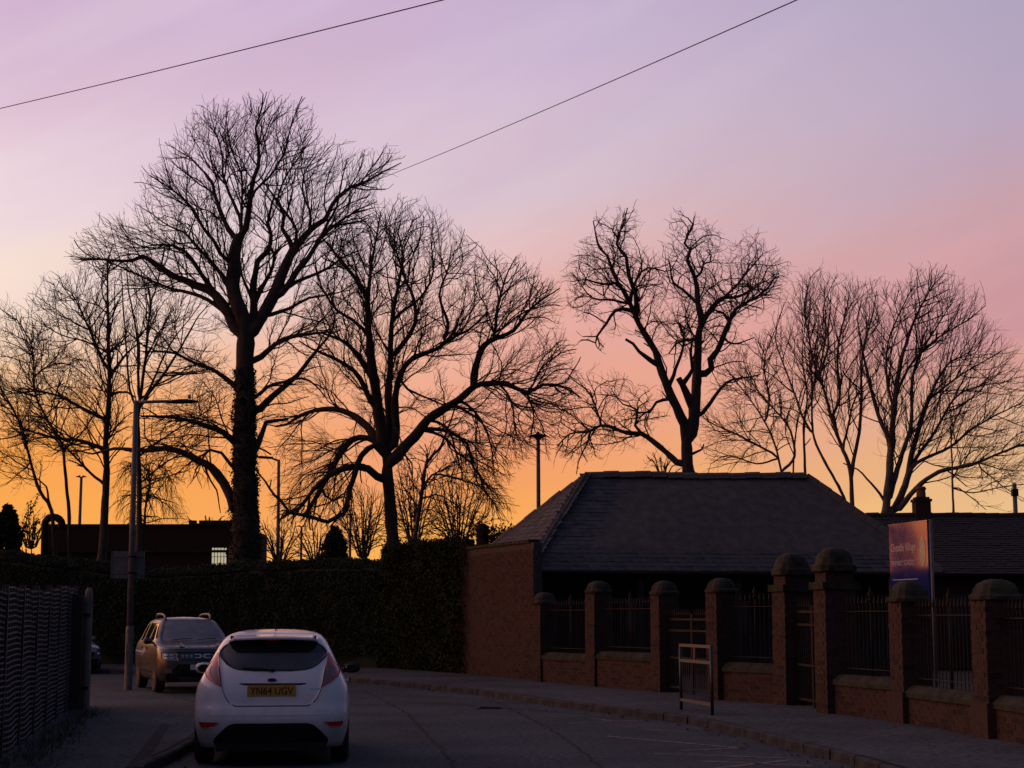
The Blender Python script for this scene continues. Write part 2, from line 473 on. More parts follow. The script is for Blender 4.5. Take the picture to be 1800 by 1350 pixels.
# drain cover in the road
gr = MB()
c = G(905, 1243)
gr.box((c.x - .45, c.y - .4, 0.006), (0.46, 0.46, 0.012))
for k in range(6): gr.box((c.x - .45, c.y - .4 - 0.18 + k * 0.072, 0.014), (0.38, 0.02, 0.01))
tag(gr.build('drain_grate', M_IRON), 'square iron drain grate in the carriageway close to the kerb', 'drain')

def litter():
    rng = np.random.default_rng(77); Ps = []
    for K, sg, n in ((kr, 1, 900), (kl, -1, 500)):
        i = rng.integers(0, len(K) - 1, n); t = rng.random((n, 1)); p = K[i] * (1 - t) + K[i + 1] * t
        T = K[i + 1] - K[i]; T /= np.linalg.norm(T, axis=1, keepdims=True); nn = np.stack([T[:, 1], -T[:, 0]], 1) * sg
        p = p + nn * np.abs(rng.normal(0, .22, (n, 1))) + nn * .03
        keep = (p[:, 1] > 8) & (p[:, 1] < 46)
        Ps.append(np.column_stack([p, np.full(n, .012) + rng.random(n) * .012])[keep])
    V, F = leaf_quads(np.vstack(Ps), .055, np.array([0, 0, 2.2]), rng)
    V[:, 2] = np.maximum(V[:, 2], .006)
    tag(link('fallen_leaves', npmesh('fallen_leaves', V, F, mat('dead_leaf', (0.07, 0.045, 0.025), (0.035, 0.024, 0.016), .9, 3, spec=.1))), kind='stuff')
litter()
def seams():
    for nm, pts in (('tar_seam', [(640, 1215), (700, 1245), (760, 1300), (800, 1349)]), ('tar_seam', [(860, 1228), (930, 1262), (1010, 1310), (1060, 1349)]), ('tar_seam', [(620, 1240), (760, 1236), (900, 1246), (1040, 1256)])):
        C = catmull([tuple(G(x, y))[:2] for x, y in pts], .3); C = C + np.random.default_rng(5).normal(0, .025, C.shape)
        nn = normals2(C) * .022
        V = np.column_stack([np.stack([C - nn, C + nn], 1).reshape(-1, 2), np.full(2 * len(C), .0035)])
        F = [(2 * i, 2 * i + 1, 2 * i + 3, 2 * i + 2) for i in range(len(C) - 1)]
        tag(link(nm, npmesh(nm, V, F, M_PATCH)), kind='structure')
seams()

# ================================================================== BRICKWORK
BRICK_ME = [MB().box((0, 0, 0), (0.215, 0.1025, 0.065)).mesh('brick', m) for m in M_BRICK]
HALF_ME = [MB().box((0, 0, 0), (0.1025, 0.1025, 0.065)).mesh('brick', m) for m in M_BRICK]
def pick_brick(): return random.choices((0, 1, 2, 3), (5, 4, 3, 1.5))[0]

def brick_run(parent, L_, z0, courses, org=(0, 0), ang=0.0, max_parts=300, flip=False):
    """stretcher courses whose outer faces lie on the plane y = 0 of the run; returns how many are parts"""
    n = 0; rest = {0: MB(), 1: MB(), 2: MB(), 3: MB()}
    ca, sa = cos(ang), sin(ang)
    cells = []
    for k in range(courses):
        z = z0 + 0.0375 + k * 0.075
        x = 0.0 if k % 2 == 0 else -0.1125
        while x < L_ - 0.03:
            a, b = max(x, 0.0) + 0.005, min(x + 0.225, L_) - 0.005
            if b - a > 0.05: cells.append((a, b, z))
            x += 0.225
    cells.sort(key=lambda c_: (-c_[1] if flip else c_[0]))
    for (a, b, z) in cells:
        i = pick_brick(); xm = (a + b) / 2; y = 0.05125 + random.uniform(-0.0025, 0.0035)
        p = (org[0] + xm * ca - y * sa, org[1] + xm * sa + y * ca, z)
        if n < max_parts:
            o = link('brick', BRICK_ME[i], parent, p, (0, 0, ang + random.uniform(-.012, .012))); o.scale = ((b - a) / 0.215, 1, 1); n += 1
        else:
            rest[i].box(p, (b - a, 0.1025, 0.065), ang)
    for i, mb in rest.items():
        if mb.v: tag(mb.build('brickwork', M_BRICK[i], parent), kind='stuff')
    return n

def brick_pier(parent, w, z0, courses):
    """a square pier laid in pinwheel courses, centred on the parent's origin"""
    h = w / 2; L_ = w - 0.1125
    for k in range(courses):
        z = z0 + 0.0375 + k * 0.075
        mir = -1 if k % 2 else 1
        for f in range(4):
            a = f * pi / 2
            for s in (0, 1):
                b0 = -h + s * L_ / 2; xm = (b0 + L_ / 4) * mir; y = -h + 0.05125 + random.uniform(-0.003, 0.003)
                i = pick_brick()
                o = link('brick', BRICK_ME[i], parent, (xm * cos(a) - y * sin(a), xm * sin(a) + y * cos(a), z), (0, 0, a))
                o.scale = ((L_ / 2 - 0.01) / 0.215, 1, 1)
    MB().box((0, 0, z0 + courses * 0.0375), (w - 0.016, w - 0.016, courses * 0.075 - 0.002)).build('mortar_core', M_MORTAR, parent)

def dome_cap(parent, w, z, h, name='coping_cap', lip=0.055):
    """weathered domed capstone: a lip, then four sides curving to a blunt crown"""
    rings = []
    prof = [(0.50, 0), (0.53, 0.012), (0.535, lip), (0.50, lip + 0.018), (0.46, lip + 0.035), (0.435, lip + (h - lip) * 0.45), (0.36, lip + (h - lip) * 0.72), (0.24, lip + (h - lip) * 0.91), (0.09, h)]
    for r, dz in prof:
        ring = []
        for k in range(16):
            a = 2 * pi * k / 16 + pi / 16
            e = 5.0
            cx, cy = cos(a), sin(a)
            q = (abs(cx) ** e + abs(cy) ** e) ** (-1 / e)
            j = 1 + random.uniform(-0.022, 0.018)
            ring.append((w * r * q * cx * j, w * r * q * cy * j, z + dz))
        rings.append(ring)
    MB().loft(rings).build(name, M_STONE, parent, smooth=False)

# ---- the tall wall beside the pavilion
W0, W1, W2 = G(938, 1196, .12), G(820, 1184, .12), G(668, 1173, .12)
def tall_wall():
    d = W1 - W0; L1 = d.length; a1 = atan2(d.y, d.x)
    root = thing('brick_wall', W1, 'tall brick wall half under ivy, between the long hedge and the slate roofed pavilion', 'wall', rz=a1 + pi)
    # local: x from W1 towards W0, y>0 away from the road
    H = 3.30
    n = int((H - 0.10) / 0.075)
    MB().box((L1 / 2, 0.115 + 0.006, H / 2), (L1, 0.21, H)).build('mortar_core', M_MORTAR, root)
    brick_run(root, L1, 0.0, n, flip=True)
    d2 = W1 - W2; L2 = d2.length; a2 = atan2(d2.y, d2.x) - (a1 + pi)
    o2 = (-L2 * cos(a2), -L2 * sin(a2))
    c2 = (o2[0] + (L2 / 2) * cos(a2) - 0.121 * sin(a2), o2[1] + (L2 / 2) * sin(a2) + 0.121 * cos(a2))
    MB().box((c2[0], c2[1], (H + 0.15) / 2), (L2 - 0.02, 0.21, H + 0.15), a2).build('mortar_core', M_BRICK[1], root)
    # the free end, laid bare of ivy, catches the evening light
    e = MB()
    for k in range(46):
        p = (-0.002, 0.06 + 0.115 * (k % 2) * 0.3)
        y = 0.115; x = -0.012
        e.box((o2[0] + x * cos(a2) - y * sin(a2), o2[1] + x * sin(a2) + y * cos(a2), 0.0375 + k * 0.075), (0.10, 0.215, 0.065), a2)
    tag(e.build('brickwork', M_BRICK[1], root), kind='stuff')
    # coping stones
    cm = MB().box((0, 0, 0), (0.58, 0.30, 0.075)).mesh('coping_stone', M_STONE)
    k = 0
    while k * 0.6 < L1 - 0.3:
        link('coping_stone', cm, root, (0.3 + k * 0.6, 0.115, H + 0.04 + random.uniform(-.006, .006)), (0, 0, random.uniform(-.01, .01))); k += 1
    k = 0
    while k * 0.6 < L2 - 0.3:
        s = 0.3 + k * 0.6
        link('coping_stone', cm, root, (o2[0] + s * cos(a2) - 0.115 * sin(a2), o2[1] + s * sin(a2) + 0.115 * cos(a2), H + 0.19), (0, 0, a2)); k += 1
    # ivy
    n_ = 26000
    s = RNG.uniform(0.25, L2 + 0.25, n_); z = RNG.uniform(0.0, H + 0.3, n_) ** 1.0
    keep = (s > 0.55 - 0.3 * (z < 2.2)) & ~((s > L2 - 0.35) & (RNG.uniform(size=n_) > 0.55 - (s - L2 + 0.35)))
    s, z = s[keep], z[keep]
    bulge = np.array([mnoise.noise(Vector((a * 0.8, b * 0.8, 3.3))) for a, b in zip(s, z)])
    y = -0.06 - 0.26 * (bulge + 0.55) * RNG.uniform(0.3, 1.0, len(s))
    P = np.stack([o2[0] + s * cos(a2) - y * sin(a2), o2[1] + s * sin(a2) + y * cos(a2), z], axis=1)
    st = RNG.uniform(0.4, L2, 2600); top = np.stack([o2[0] + st * cos(a2) - 0.1 * sin(a2), o2[1] + st * sin(a2) + 0.1 * cos(a2), H + 0.2 + RNG.gamma(1.5, 0.05, 2600)], axis=1)
    top += RNG.normal(size=top.shape) * (0.12, 0.12, 0.02)
    P = np.vstack([P, top])
    V, F = leaf_quads(P, 0.085, np.array([-sin(a2) * 0 + 0.0, -1.0, 0.4]))
    tag(link('ivy', npmesh('ivy', V, F, M_IVY), root), kind='stuff')
tall_wall()

# ---- piers of the school boundary
PIER_PX = [(950, 1199, 0.44, 1041), (1045, 1207, 0.45, 1021), (1160, 1217, 0.45, 1021), (1262, 1231, 0.45, 1016), (1382, 1240, 0.53, 972), (1455, 1255, 0.53, 962),
           (1590, 1272, 0.46, 1020), (1740, 1299, 0.50, 1018)]
PIER = [G(x, y, .12) for x, y, w, t in PIER_PX]
PIER.append(Vector((6.30, 17.6, .12)))
PIER_LAB = ['brick pier with domed stone cap, against the end of the tall brick wall',
            'brick pier between two railing bays, next but one to the tall wall',
            'brick pier with domed cap behind the guard rail, on its tall wall side',
            'brick pier with domed cap behind the guard rail, on its tall gate piers side',
            'tall brick gate pier with stepped double cap, farther one of the tall pair',
            'tall brick gate pier with stepped double cap, nearer one of the tall pair',
            'brick pier with domed cap standing in front of the blue school sign',
            'brick pier with broad pale cap nearest the camera on the school boundary',
            'brick pier at the near end of the boundary']
def wall_dir(i):
    a = PIER[max(i - 1, 0)]; b = PIER[min(i + 1, len(PIER) - 1)]
    d = b - a; return atan2(d.y, d.x)
PIER_C = []
for i, p in enumerate(PIER):
    w = PIER_PX[i][2] if i < 8 else 0.46
    a = wall_dir(i)                           # local +x: towards the camera along the wall; local -y: the road side
    ex, ey = Vector((cos(a), sin(a), 0)), Vector((-sin(a), cos(a), 0))
    c = p - ex * (w / 2) + ey * (w / 2)
    PIER_C.append((c, w, a))
    if i == 8: continue
    zt = U(PIER_PX[i][0], PIER_PX[i][3], c.y).z - .12
    root = thing('brick_pier', c, PIER_LAB[i], 'pier', 'brick piers of the school boundary', rz=a)
    tall = i in (4, 5)
    ch = zt - (0.62 if tall else 0.26)
    n = int(ch / 0.075); ch = n * 0.075
    brick_pier(root, w, 0.0, n)
    if i in (6, 7):
        MB().box((0, 0, 0.22), (w + 0.07, w + 0.07, 0.44)).build('plinth', M_BRICK[1], root)
    if tall:
        MB().box((0, 0, ch + 0.06), (w + 0.10, w + 0.10, 0.12)).build('stone_band', M_STONE, root)
        MB().box((0, 0, ch + 0.12 + 0.08), (w - 0.06, w - 0.06, 0.16)).build('neck', M_BRICK[2], root)
        dome_cap(root, w + 0.05, ch + 0.281, zt - ch - 0.281, lip=0.10)
    else:
        dome_cap(root, w + 0.06, ch + 0.001, zt - ch)
    root.rotation_euler.x = random.uniform(-.006, .006); root.rotation_euler.y = random.uniform(-.006, .006)

# ---- low walls and railings between the piers
BAYS = [(0, 1, .74, 1.66), (1, 2, .80, 1.68), (3, 4, .76, 1.70), (5, 6, .66, 1.60), (6, 7, .60, 1.54), (7, 8, .58, 1.50)]
BAY_NOTE = ['beside the tall wall', 'between the two piers nearest the tall wall', 'between the guard rail and the tall gate piers', 'between the tall gate piers and the school sign', 'under the blue school sign', 'at the near end of the boundary']
SPEAR = MB().lathe([(0.011, 0), (0.011, 0.05), (0.024, 0.075), (0.012, 0.15), (0.002, 0.20)], n=6)
for b, (i, j, hw, hr) in enumerate(BAYS):
    (c0, w0, a0), (c1, w1, a1) = PIER_C[i], PIER_C[j]
    d = c1 - c0; a = atan2(d.y, d.x); L_ = d.length - w0 / 2 - w1 / 2
    e = d.normalized(); org = c0 + e * (w0 / 2)
    root = thing('low_wall', org, 'low brick wall with sloped stone coping ' + BAY_NOTE[b], 'wall', 'low walls between the piers', rz=a)
    n = int((hw - 0.17) / 0.075); hb = n * 0.075
    brick_run(root, L_ - 0.01, 0, n, org=(0.005, -0.165), ang=0)
    MB().box((L_ / 2, 0.0, hb / 2), (L_ - 0.004, 0.318, hb - 0.002)).build('mortar_core', M_MORTAR, root)
    m_ = max(1, int(L_ / 0.95)); cl = L_ / m_
    for k in range(m_):
        x0, x1 = k * cl + 0.004, (k + 1) * cl - 0.004
        mb = MB()
        prof = [(-0.20, 0), (-0.20, 0.07), (-0.08, 0.165), (0.08, 0.165), (0.20, 0.07), (0.20, 0)]
        mb.loft([[(x0, y, hb + z + .001) for y, z in prof], [(x1, y, hb + z + .001 + random.uniform(-.004, .004)) for y, z in prof]])
        mb.build('coping_stone', M_STONE, root)
    top = hb + 0.167
    rr = thing('iron_railing', org + Vector((0, 0, 0)), 'black iron railing on the low wall ' + BAY_NOTE[b], 'railing', 'iron railings on the low walls', rz=a)
    for z in (top + 0.10, hr):
        MB().box((L_ / 2, 0, z), (L_ - 0.01, 0.045, 0.014)).build('rail', M_IRON, rr)
    nb = int(L_ / 0.125)
    barm = MB().tube([(0, 0, top - 0.01), (0, 0, hr + 0.06)], 0.007, 6).add([(v[0], v[1], v[2] + hr + 0.05) for v in SPEAR.v], SPEAR.f).mesh('bar', M_IRON)
    for k in range(nb):
        x = L_ * (k + 0.5) / nb
        if abs(x - L_ / 2) < 0.06: continue
        link('bar', barm, rr, (x, 0, 0))
    st = MB().tube([(L_ / 2, 0, top - .01), (L_ / 2, 0, hr + 0.14)], 0.016, 8)
    st.lathe([(0.016, 0), (0.045, 0.05), (0.02, 0.09), (0.05, 0.13), (0.016, 0.19), (0.004, 0.25)], (L_ / 2, 0, hr + 0.13), 8)
    st.build('finial_post', M_IRON, rr, smooth=True)

# ---- gates
def gate(i, j, h, lab):
    (c0, w0, a0), (c1, w1, a1) = PIER_C[i], PIER_C[j]
    d = c1 - c0; a = atan2(d.y, d.x); L_ = d.length - w0 / 2 - w1 / 2
    org = c0 + d.normalized() * (w0 / 2)
    root = thing('iron_gate', org, lab, 'gate', rz=a)
    for q in (0, 1):
        x0, x1 = 0.04 + q * L_ / 2, L_ / 2 - 0.01 + q * (L_ / 2 - 0.03)
        f = MB()
        for z in (0.12, 0.70, h - 0.22, h):
            f.box(((x0 + x1) / 2, 0, z), (x1 - x0, 0.03, 0.04))
        for x in (x0, x1): f.box((x, 0, h / 2 + 0.06), (0.04, 0.04, h + 0.1))
        f.build('gate_leaf', M_IRON, root)
        nb = int((x1 - x0) / 0.12)
        bm_ = MB().tube([(0, 0, 0.12), (0, 0, h + 0.02)], 0.008, 6).add([(v[0], v[1], v[2] + h + 0.01) for v in SPEAR.v], SPEAR.f).mesh('bar', M_IRON)
        for k in range(1, nb): link('bar', bm_, root, (x0 + (x1 - x0) * k / nb, 0, 0))
gate(2, 3, 1.46, 'black iron double gate with spear tops behind the guard rail')
gate(4, 5, 1.60, 'black iron gate between the two tall piers')

# ================================================================== THE PAVILION WITH THE HIPPED SLATE ROOF
def pavilion():
    A = U(930, 1003, 42.4); B = U(1657, 1001, 44.6); R1 = U(1032, 836, 45.8); R2 = U(1417, 838, 46.8); Cc = U(798, 1008, 47.6)
    ze = A.z
    Dd = Vector((10.2, 51.0, ze)); B.z = ze; Cc.z = ze
    root = thing('pavilion', (A.x, A.y, 0), 'low pavilion with a large hipped grey slate roof behind the railings', 'building')
    o = Vector((A.x, A.y, 0))
    A, B, R1, R2, Cc, Dd = [p - o for p in (A, B, R1, R2, Cc, Dd)]
    # the roof deck the slates lie on
    dk = MB().add([A, B, Dd, Cc, R1, R2], [(0, 1, 5, 4), (1, 2, 5), (2, 3, 4, 5), (3, 0, 4), (3, 2, 1, 0)])
    dk.build('roof_deck', M_SLATE[2], root)
    # slates: courses overlapping down the two slopes in view
    parts = 0; rest = {0: MB(), 1: MB(), 2: MB()}
    sl_me = [MB().box((0, 0.0, 0), (0.245, 0.40, 0.014)).mesh('slate', m) for m in M_SLATE]
    cells = []
    for (p, q, r, s) in ((A, B, R2, R1), (Cc, A, R1, R1)):
        ex = (q - p).normalized(); nrm = (q - p).cross(s - p).normalized()
        if nrm.z < 0: nrm = -nrm
        up = nrm.cross(ex).normalized()
        if up.z < 0: up = -up
        hgt = (s - p).dot(up); n = int(hgt / 0.17)
        for k in range(n):
            t0 = (k * 0.17) / hgt
            l, rr_ = p + (s - p) * t0, q + (r - q) * t0
            lx, rx = (l - p).dot(ex), (rr_ - p).dot(ex)
            x = lx + (0.0 if k % 2 else -0.125)
            while x < rx - 0.05:
                a, b = max(x, lx - .03), min(x + 0.25, rx + .03)
                if b - a > 0.07:
                    cen = p + ex * ((a + b) / 2) + up * (k * 0.17 + 0.19) + nrm * (0.024 + random.uniform(-0.003, 0.006))
                    cells.append((k, cen, b - a - 0.006, ex, up, nrm))
                x += 0.25
    cells.sort(key=lambda c_: c_[0])
    from mathutils import Matrix
    for (k, cen, w, ex, up, nrm) in cells:
        i = random.choices((0, 1, 2), (5, 4, 2))[0]
        til = radians(3.2) + random.uniform(-0.018, 0.022)
        up2 = (up * cos(til) - nrm * sin(til)); nr2 = ex.cross(up2)
        if nr2.z < 0: nr2 = -nr2
        sk = random.uniform(-0.02, 0.02)
        ex2 = (ex + up2 * sk).normalized(); up3 = nr2.cross(ex2)
        if parts < 300:
            ob = link('slate', sl_me[i], root)
            ob.matrix_local = Matrix(((ex2.x, up3.x, nr2.x, cen.x), (ex2.y, up3.y, nr2.y, cen.y), (ex2.z, up3.z, nr2.z, cen.z), (0, 0, 0, 1))) @ Matrix.Diagonal((w / 0.245, 1, 1, 1))
            parts += 1
        else:
            h = (w / 2, 0.20, 0.007); vs = []
            for dz in (-1, 1):
                for dx, dy in ((-1, -1), (1, -1), (1, 1), (-1, 1)):
                    vs.append(cen + ex2 * (dx * h[0]) + up3 * (dy * h[1]) + nr2 * (dz * h[2]))
            rest[i].add(vs, [(0, 3, 2, 1), (4, 5, 6, 7), (0, 1, 5, 4), (1, 2, 6, 5), (2, 3, 7, 6), (3, 0, 4, 7)])
    for i, mb in rest.items(): tag(mb.build('slates', M_SLATE[i], root), kind='stuff')
    # ridge tiles, unevenly bedded, and hip tiles
    def tiles(p, q, ln, w, nm, m):
        d = q - p; n = max(1, int(d.length / ln)); e = d.normalized()
        side = e.cross(Vector((0, 0, 1))).normalized(); upv = side.cross(e)
        me = MB()
        ring = [(-w, -0.10), (-w * 0.55, 0.02), (0, 0.075), (w * 0.55, 0.02), (w, -0.10)]
        hl = (d.length / n) / 2 - 0.008
        me.loft([[(-hl, y, z) for y, z in ring], [(hl, y, z + 0.012) for y, z in ring]])
        me_ = me.mesh(nm, m)
        for k in range(n):
            tt = (k + 0.5) / n; c = p + d * tt + upv * (0.04 + random.uniform(-0.018, 0.020) + (0.035 * sin(tt * 7.0 + 1.0) * sin(pi * tt) if nm == 'ridge_tile' else 0))
            ob = link(nm, me_, root)
            ob.matrix_local = Matrix(((e.x, -side.x, upv.x, c.x), (e.y, -side.y, upv.y, c.y), (e.z, -side.z, upv.z, c.z), (0, 0, 0, 1)))
    tiles(R1, R2, 0.44, 0.17, 'ridge_tile', M_SLATE[2])
    tiles(A, R1, 0.42, 0.11, 'hip_tile', M_SLATE[2])
    tiles(R2, B, 0.42, 0.11, 'hip_tile', M_SLATE[0])
    tiles(Cc, R1, 0.42, 0.11, 'hip_tile', M_SLATE[2])
    # gutter and lead at the corner
    f = (B - A).normalized()
    MB().tube([A + Vector((-0.05, -0.08, -0.04)), A + f * 3 + Vector((0, -0.08, -0.05)), B + Vector((0.05, -0.08, -0.04))], 0.06, 8).build('gutter', M_IRON, root)
    ld = MB(); e1 = (R1 - A).normalized()
    ld.add([A + Vector((-0.16, -0.06, 0.02)), A + Vector((0.06, -0.08, 0.03)), A + e1 * 0.55 + Vector((0.05, -0.06, 0.08)), A + e1 * 0.5 + Vector((-0.14, 0.02, 0.08)), A + Vector((-0.16, -0.06, -0.28)), A + Vector((0.06, -0.08, -0.26))],
           [(0, 1, 2, 3), (4, 5, 1, 0)]).build('lead_flashing', M_LEAD, root)
    MB().tube([A + Vector((0.02, 0.1, -0.06)), A + Vector((0.02, 0.35, -0.5)), Vector((0.02, 0.35, 0.0))], 0.045, 8).build('downpipe', M_IRON, root)
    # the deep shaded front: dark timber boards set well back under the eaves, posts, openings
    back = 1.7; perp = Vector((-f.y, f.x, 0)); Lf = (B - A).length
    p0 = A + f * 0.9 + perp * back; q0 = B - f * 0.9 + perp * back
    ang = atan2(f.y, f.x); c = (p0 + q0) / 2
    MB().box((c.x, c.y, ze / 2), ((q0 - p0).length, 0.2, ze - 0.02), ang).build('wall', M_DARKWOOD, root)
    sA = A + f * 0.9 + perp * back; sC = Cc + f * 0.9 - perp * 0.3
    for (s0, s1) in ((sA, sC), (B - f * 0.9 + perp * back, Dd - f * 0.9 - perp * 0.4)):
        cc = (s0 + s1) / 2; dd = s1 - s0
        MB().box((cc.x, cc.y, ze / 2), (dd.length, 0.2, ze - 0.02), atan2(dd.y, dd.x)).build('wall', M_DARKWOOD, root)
    bd = MB().box((0, 0, 0), (0.185, 0.02, 2.3)).mesh('board', M_DARKWOOD)
    nb = int((q0 - p0).length / 0.2)
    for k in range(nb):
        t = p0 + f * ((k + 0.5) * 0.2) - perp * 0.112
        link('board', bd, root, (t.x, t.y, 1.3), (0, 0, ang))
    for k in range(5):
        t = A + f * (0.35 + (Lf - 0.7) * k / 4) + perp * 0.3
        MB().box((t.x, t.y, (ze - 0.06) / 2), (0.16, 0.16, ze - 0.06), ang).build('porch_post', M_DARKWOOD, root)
    for k in range(3):
        t = p0 + f * (2.0 + 3.0 * k) - perp * 0.13
        fr = MB().box((t.x, t.y, 1.65), (1.1, 0.06, 1.0), ang).build('window', M_DARKWOOD, root)
        t2 = t - perp * 0.035
        for s in (-0.26, 0.26):
            MB().box((t2.x + f.x * s, t2.y + f.y * s, 1.65), (0.44, 0.012, 0.84), ang).build('pane', glass_mat('dark_glass', (0.012, 0.013, 0.016)), fr)
pavilion()

# ================================================================== THE LOW SCHOOL BUILDING FARTHER BACK, WITH CHIMNEY
def tiled_house():
    root = thing('school_building', (14, 56, 0), 'long low building with a dark tiled roof and one chimney beyond the school sign', 'building')
    ox, oy = 14, 56
    x0, x1 = 12.2 - ox, 30 - ox
    yf, yr, yb = 52 - oy, 57 - oy, 62 - oy
    zr = U(1750, 907, 57).z; zeav = 2.95
    m = mat('mossy_tiles', (0.018, 0.018, 0.016), (0.010, 0.011, 0.009), 0.9, 5, bump=0.3)
    MB().add([(x0, yf, zeav), (x1, yf, zeav), (x1, yb, zeav), (x0, yb, zeav), (x0, yr, zr), (x1, yr, zr)],
             [(0, 1, 5, 4), (2, 3, 4, 5), (1, 2, 5), (3, 0, 4), (3, 2, 1, 0)]).build('roof', m, root)
    rows = MB(); n = 26
    for k in range(n):
        t = k / n; t2 = (k + 1) / n
        y, z = yf + (yr - yf) * t - 0.02, zeav + (zr - zeav) * t + 0.025
        y2, z2 = yf + (yr - yf) * t2 + 0.02, zeav + (zr - zeav) * t2 + 0.012
        x = x0 - 0.05 - (0.1 if k % 2 else 0)
        while x < x1:
            j = random.uniform(-0.006, 0.010)
            rows.add([(x + .01, y, z + j), (x + .29, y, z + j), (x + .29, y2, z2 + j), (x + .01, y2, z2 + j), (x + .01, y, z + j - .025), (x + .29, y, z + j - .025)], [(0, 1, 2, 3), (4, 5, 1, 0)])
            x += 0.3
    tag(rows.build('tiles', m, root), kind='stuff')
    rd = MB().lathe([(0.11, -0.22), (0.12, 0.22)], n=10, axis='x').mesh('ridge_tile', m)
    k = 0
    while x0 + k * 0.46 < x1: link('ridge_tile', rd, root, (x0 + 0.23 + k * 0.46, yr, zr + random.uniform(-.01, .015))); k += 1
    MB().box(((x0 + x1) / 2, (yf + yb) / 2 + .2, zeav / 2), (x1 - x0 - 0.6, yb - yf - 1.0, zeav - 0.01)).build('wall', M_BRICK[2], root)
    for k in range(4):
        wx = x0 + 2.2 + k * 3.6
        w = MB().box((wx, yf + 0.685, 1.7), (1.5, 0.06, 1.3)).build('window', M_DARKWOOD, root)
        for s in (-0.36, 0.36): MB().box((wx + s, yf + 0.65, 1.7), (0.62, 0.012, 1.12)).build('pane', glass_mat('dark_glass', (0.012, 0.013, 0.016)), w)
    # chimney
    cpos = U(1620, 900, 57); cx, cz = cpos.x - ox, cpos.z
    zt = U(1620, 881, 57).z
    ch = MB(); ch.box((cx, yr, (zr - 0.6 + zt) / 2), (0.52, 0.55, zt - zr + 0.6)); ch.box((cx, yr, zt + 0.02), (0.60, 0.63, 0.09)); ch.box((cx, yr, zt + 0.10), (0.46, 0.5, 0.07))
    cho = ch.build('chimney', M_BRICK[2], root)
    zp = U(1620, 862, 57).z
    MB().lathe([(0.17, 0), (0.155, 0.25), (0.18, (zp - zt) - 0.10), (0.19, (zp - zt) - 0.06), (0.14, zp - zt)], (cx, yr, zt + 0.13), 12).build('chimney_pot', mat('clay_pot', (0.12, 0.06, 0.04), rough=0.85), cho)
tiled_house()

# ================================================================== THE FLAT ROOFED BUILDING BEHIND THE HEDGE, LEFT
def flat_block():
    Y = 66
    pL, pR = U(80, 925, Y), U(418, 921, Y)
    root = thing('flat_roofed_building', (pL.x, Y, 0), 'flat roofed brick building with toothed parapet and one lit window behind the hedge', 'building')
    W = pR.x - pL.x; H = U(250, 924, Y).z
    MB().box((W / 2, 4, H / 2), (W, 8, H)).build('wall', M_BRICK[2], root)
    MB().box((W / 2, -0.06, H - 1.02), (W + 0.05, 0.12, 0.10)).build('stone_band', M_STONE, root)
    MB().box((W / 2, 0.05, H + 0.03), (W + 0.1, 0.25, 0.06)).build('parapet_coping', M_STONE, root)
    for px, w in ((338, 12), (358, 16), (374, 12), (392, 22), (410, 20)):
        p = U(px, 922, Y)
        MB().box((p.x - pL.x, 0.1, H + 0.13), (w * Y / 2929, 0.3, 0.16)).build('merlon', M_STONE, root)
    a, b = U(372, 962, Y), U(399, 1000, Y)
    wx, wz, ww, wh = (a.x + b.x) / 2 - pL.x, (a.z + b.z) / 2, b.x - a.x, a.z - b.z
    M_LIT = emit_mat('lit_room', (0.62, 0.55, 0.36), 0.85)
    for cx, cw, nm in ((wx, ww, 5), (U(404.5, 980, Y).x - pL.x, 0.16, 1)):
        fr = MB()
        for s in (-1, 1): fr.box((cx + s * cw / 2, -0.03, wz), (0.05, 0.08, wh + 0.05))
        for s in (-1, 1): fr.box((cx, -0.03, wz + s * wh / 2), (cw, 0.08, 0.05))
        fr = fr.build('window', M_IRON, root)
        MB().box((cx, -0.012, wz), (cw, 0.02, wh)).build('pane', M_LIT, fr)
        for k in range(1, nm): MB().box((cx - cw / 2 + cw * k / nm, -0.04, wz), (0.022, 0.03, wh)).build('glazing_bar', M_IRON, fr)
        if nm > 1:
            for dz in (-0.22, 0.05, 0.24): MB().box((cx, -0.042, wz + dz), (cw, 0.025, 0.02)).build('glazing_bar', M_IRON, fr)
    return root
flat_block()

def vent_duct():
    Y = 62
    pts = []
    base = U(79, 1010, Y); base.z = 0
    pts.append(base); pts.append(U(79, 930, Y))
    for k in range(9):
        a = pi - pi * k / 8
        pts.append(U(94 + 15 * cos(a), 922 - 13 * sin(a), Y))
    pts.append(U(109, 930, Y))
    o = MB().tube(pts, 0.14, 10).build('gooseneck_duct', M_IRON, smooth=True)
    o = tag(o, 'gooseneck ventilation duct curving over behind the hedge beside the flat roofed building', 'vent duct')
vent_duct()

# far garden wall seen over the ivy
a, b = U(742, 957, 57.5), U(870, 960, 57.5)
gw = MB().box(((a.x + b.x) / 2, 57.5, a.z / 2), (b.x - a.x, 0.25, a.z)).build('garden_wall', M_BRICK[2]); tag(gw, 'plain dark garden wall rising just above the ivy covered wall', 'wall')
